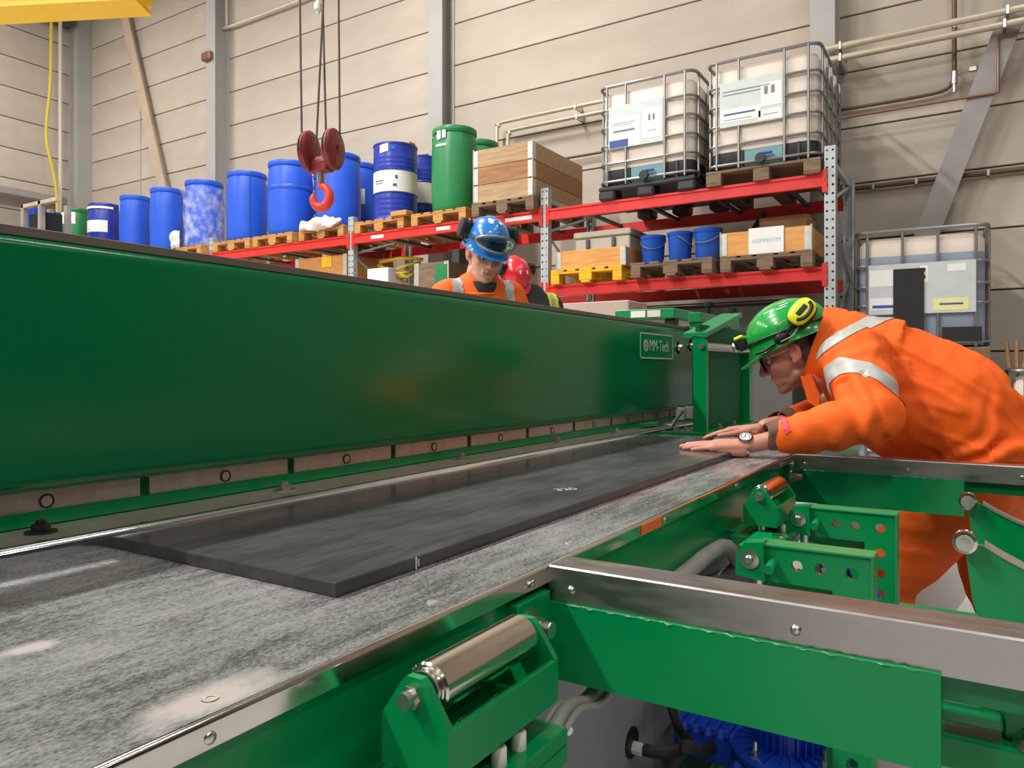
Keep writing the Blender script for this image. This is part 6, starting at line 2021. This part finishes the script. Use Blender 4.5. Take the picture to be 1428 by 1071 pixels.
# ================================================================ the two people behind the beam
def standing(name_label, hc_, face, shw, colr, hat, hat_label, roll=0.0, stripes='reflect', shirt='knit', skin=(214, 156, 134), hair=(70, 52, 40), lean=.14, shift=Vector((0, 0, 0))):
    HMx = headM(hc_, face, roll)
    fh = Vector((face[0], face[1], 0)).normalized(); rh = fh.cross(Vector((0, 0, 1)))
    ch = hc_ - fh * .09 - Vector((0, 0, .275)) + shift
    pv = ch - fh * lean - Vector((0, 0, .46)); pv.z = max(pv.z, .92)
    W = dict(chest=ch, pelvis=pv)
    for s_, sg in (('L', -1), ('R', 1)):
        W['sh' + s_] = ch + rh * (sg * shw) + Vector((0, 0, .085))
        W['el' + s_] = W['sh' + s_] + fh * .10 + rh * (sg * .05) - Vector((0, 0, .26))
        W['wr' + s_] = W['el' + s_] + fh * .22 - rh * (sg * .05) - Vector((0, 0, .06))
        W['hip' + s_] = pv + rh * (sg * .10) - Vector((0, 0, .04))
        W['kn' + s_] = Vector((pv.x, pv.y, .49)) + rh * (sg * .11) + fh * .03
        W['an' + s_] = Vector((pv.x, pv.y, .10)) + rh * (sg * .12)
    hs = [(W['wr' + s_], fh - Vector((0, 0, .2)), Vector((0, 0, 1)) + fh * .2, -rh * sg, .12, .05, 1.0, .1) for s_, sg in (('L', -1), ('R', 1))]
    me = person_core(W, HMx, hs, .0046)
    head_finish(me, HMx, skin=skin, hair=hair, hairline=-.015)
    pr = obj('person', me, 'skin_tinted')
    tag(pr, name_label, 'person')
    mb = MB()
    mb.capsule(ch + Vector((0, 0, .0)), pv, .165, .165, 20, .8)
    mb.capsule(W['shL'], W['shR'], .085, .085, 16)
    mb.capsule(ch + Vector((0, 0, .10)), ch + Vector((0, 0, .0)), .13, .16, 18)
    for s_ in 'LR':
        mb.capsule(W['sh' + s_], W['el' + s_], .088, .072); mb.capsule(W['el' + s_], W['wr' + s_], .072, .05)
        mb.capsule(W['hip' + s_], W['kn' + s_], .115, .09); mb.capsule(W['kn' + s_], W['an' + s_], .09, .08)
    cl = remesh(mb, .0105, 5)
    wrinkle(cl, .007, lambda p: mnoise.noise(p * 10) + .7 * mnoise.noise(Vector((p.x * 9, p.y * 9, p.z * 24))))
    co_ = obj('work_suit', cl, colr, pr)
    cx_ = coords(cl)
    rr = np.array([(Vector(c) - ch).dot(rh) for c in cx_]); zz = cx_[:, 2] - ch.z
    return pr, co_, cl, HMx, W, rr, zz, fh, rh, ch
fw = Vector((-SN, CS, 0)); rt = Vector((CS, SN, 0))
# blue hard hat
hcb = at_t(676, 356, 3.45)
fb = -fw * math.cos(math.radians(20)) + rt * math.sin(math.radians(20)) - Vector((0, 0, .40))
pr, co_, cl, HB, W, rr, zz, fh, rh, ch = standing('worker in orange suit and blue hard hat looking down behind the beam', hcb, fb, .150, 'orange', None, None, roll=math.radians(-6), skin=(222, 168, 146))
for sg in (-1, 1):
    submesh(cl, (np.abs(rr - sg * .125) < .028) & (zz > -.25) , .003, 'reflective_band', 'reflect', co_)
submesh(cl, (np.abs(zz + .12) < .03) & (np.abs(rr) < .17), .003, 'reflective_band', 'reflect', co_)
nb = ch.lerp(HB.translation, .40)
nax = (HB.translation - ch).normalized()
obj('collar', ringtube(nb - nax * .02, nax, [(.115, -.07), (.112, -.02), (.108, .03), (.100, .034), (.098, .02), (.104, -.05)], .05), 'orange', co_)
obj('undershirt', ringtube(nb - nax * .0, nax, [(.098, -.05), (.092, .02), (.074, .060), (.066, .060), (.066, -.05)], .02), 'knit', co_, label='dark grey undershirt collar')
boot(pr, W['anL'], fh); boot(pr, W['anR'], fh)
eyes(pr, HB); glasses(pr, HB)
hh = helmet_shell(pr, HB, 'hat_blue', label='blue hard hat with goggles and ear defenders')
# goggles resting on the hat front
vs = []; fs = []; n = 28
gx = [(.092 * math.cos(2 * PI * k / n), .036 * math.sin(2 * PI * k / n)) for k in range(n)]
def gp(x, z, d): 
    y = -.006 + .150 * math.sqrt(max(0.0, 1 - (x / .125) ** 2)) + d
    return Vector((x, y, .084 + z))
go = obj('goggles', MB().tube([HB @ gp(x, z, .012) for x, z in gx], .0065, 8, closed=True), 'cage', hh)
vs = [HB @ gp(0, 0, .018)] + [HB @ gp(x * .6, z * .6, .017) for x, z in gx] + [HB @ gp(x, z, .012) for x, z in gx]
fs = [(0, 1 + k, 1 + (k + 1) % n) for k in range(n)] + [(1 + k, 1 + n + k, 1 + n + (k + 1) % n, 1 + (k + 1) % n) for k in range(n)]
obj('goggle_lens', MB().add(vs, fs), 'smoke_glass', go)
obj('strap', MB().tube([HB @ Vector((.108 * math.cos(t), -.010 + .137 * math.sin(t), .084)) for t in [2 * PI * k / 40 for k in range(40)]], .006, 6, closed=True), 'black', hh)
for sg in (-1, 1):
    ear_cup(hh, HB, (sg * .112, -.02, .105), (sg * 1, 0, .15), (0, -.15, 1), 'knit', rx=.032, rz=.044, th=.03)
    head_tube(hh, HB, [(sg * .104, .01, .044), (sg * .120, .0, .060), (sg * .114, -.015, .09)], .004, 'black', 'cup_arm')
for (a0, e0, w_) in ((70, 62, .034), (118, 60, .02), (55, 68, .02)):
    th_ = math.radians(a0); ph_ = math.radians(e0)
    n_v = Vector((math.cos(ph_) * math.cos(th_), math.cos(ph_) * math.sin(th_), math.sin(ph_)))
    c_ = Vector((.104 * n_v.x, -.010 + .134 * n_v.y, .064 + .114 * n_v.z)); t1 = Vector((-math.sin(th_), math.cos(th_), 0)); t2 = n_v.cross(t1)
    obj('sticker', MB().cyl((0, 0, -.001), (0, 0, .0022), w_ / 2, n=16).xform(HB @ Matrix.Translation(c_) @ Matrix((t1, t2, n_v)).transposed().to_4x4()), 'paper', hh, smooth=False)
# red hard hat
hcr = at_t(716, 394, 5.1)
fr = -fw * math.cos(math.radians(30)) + rt * math.sin(math.radians(30)) - Vector((0, 0, .75))
pr, co_, cl, HR, W, rr, zz, fh, rh, ch = standing('worker in dark hi-vis jacket and red hard hat stooping behind the beam', hcr, fr, .165, 'knit', None, None, roll=math.radians(4), skin=(206, 142, 122), lean=.25, shift=rt * .16 + Vector((0, 0, .05)))
for sg in (-1, 1):
    submesh(cl, (np.abs(rr - sg * .14) < .045) & (zz > -.3), .003, 'hi_vis_panel', 'lime', co_)
    submesh(cl, (np.abs(rr - sg * .14) < .018) & (zz > -.3), .006, 'reflective_band', 'reflect', co_)
boot(pr, W['anL'], fh); boot(pr, W['anR'], fh)
eyes(pr, HR)
hh = helmet_shell(pr, HR, 'hat_red', label='red hard hat with ear defenders')
for sg in (-1, 1):
    ear_cup(hh, HR, (sg * .110, -.01, .10), (sg * 1, 0, .15), (0, -.1, 1), 'knit', rx=.03, rz=.042, th=.028)
    head_tube(hh, HR, [(sg * .104, .01, .044), (sg * .118, .0, .060), (sg * .112, -.01, .085)], .004, 'black', 'cup_arm')
obj('sticker', MB().box((-.03, -.012, -.001), (.03, .012, .002)).xform(HR @ Matrix.Translation((0, .092, .135)) @ Matrix.Rotation(math.radians(-48), 4, 'X')), 'paper', hh, smooth=False)
for o in WORLD_EMPTIES:
    if '_w' in o: del o['_w']
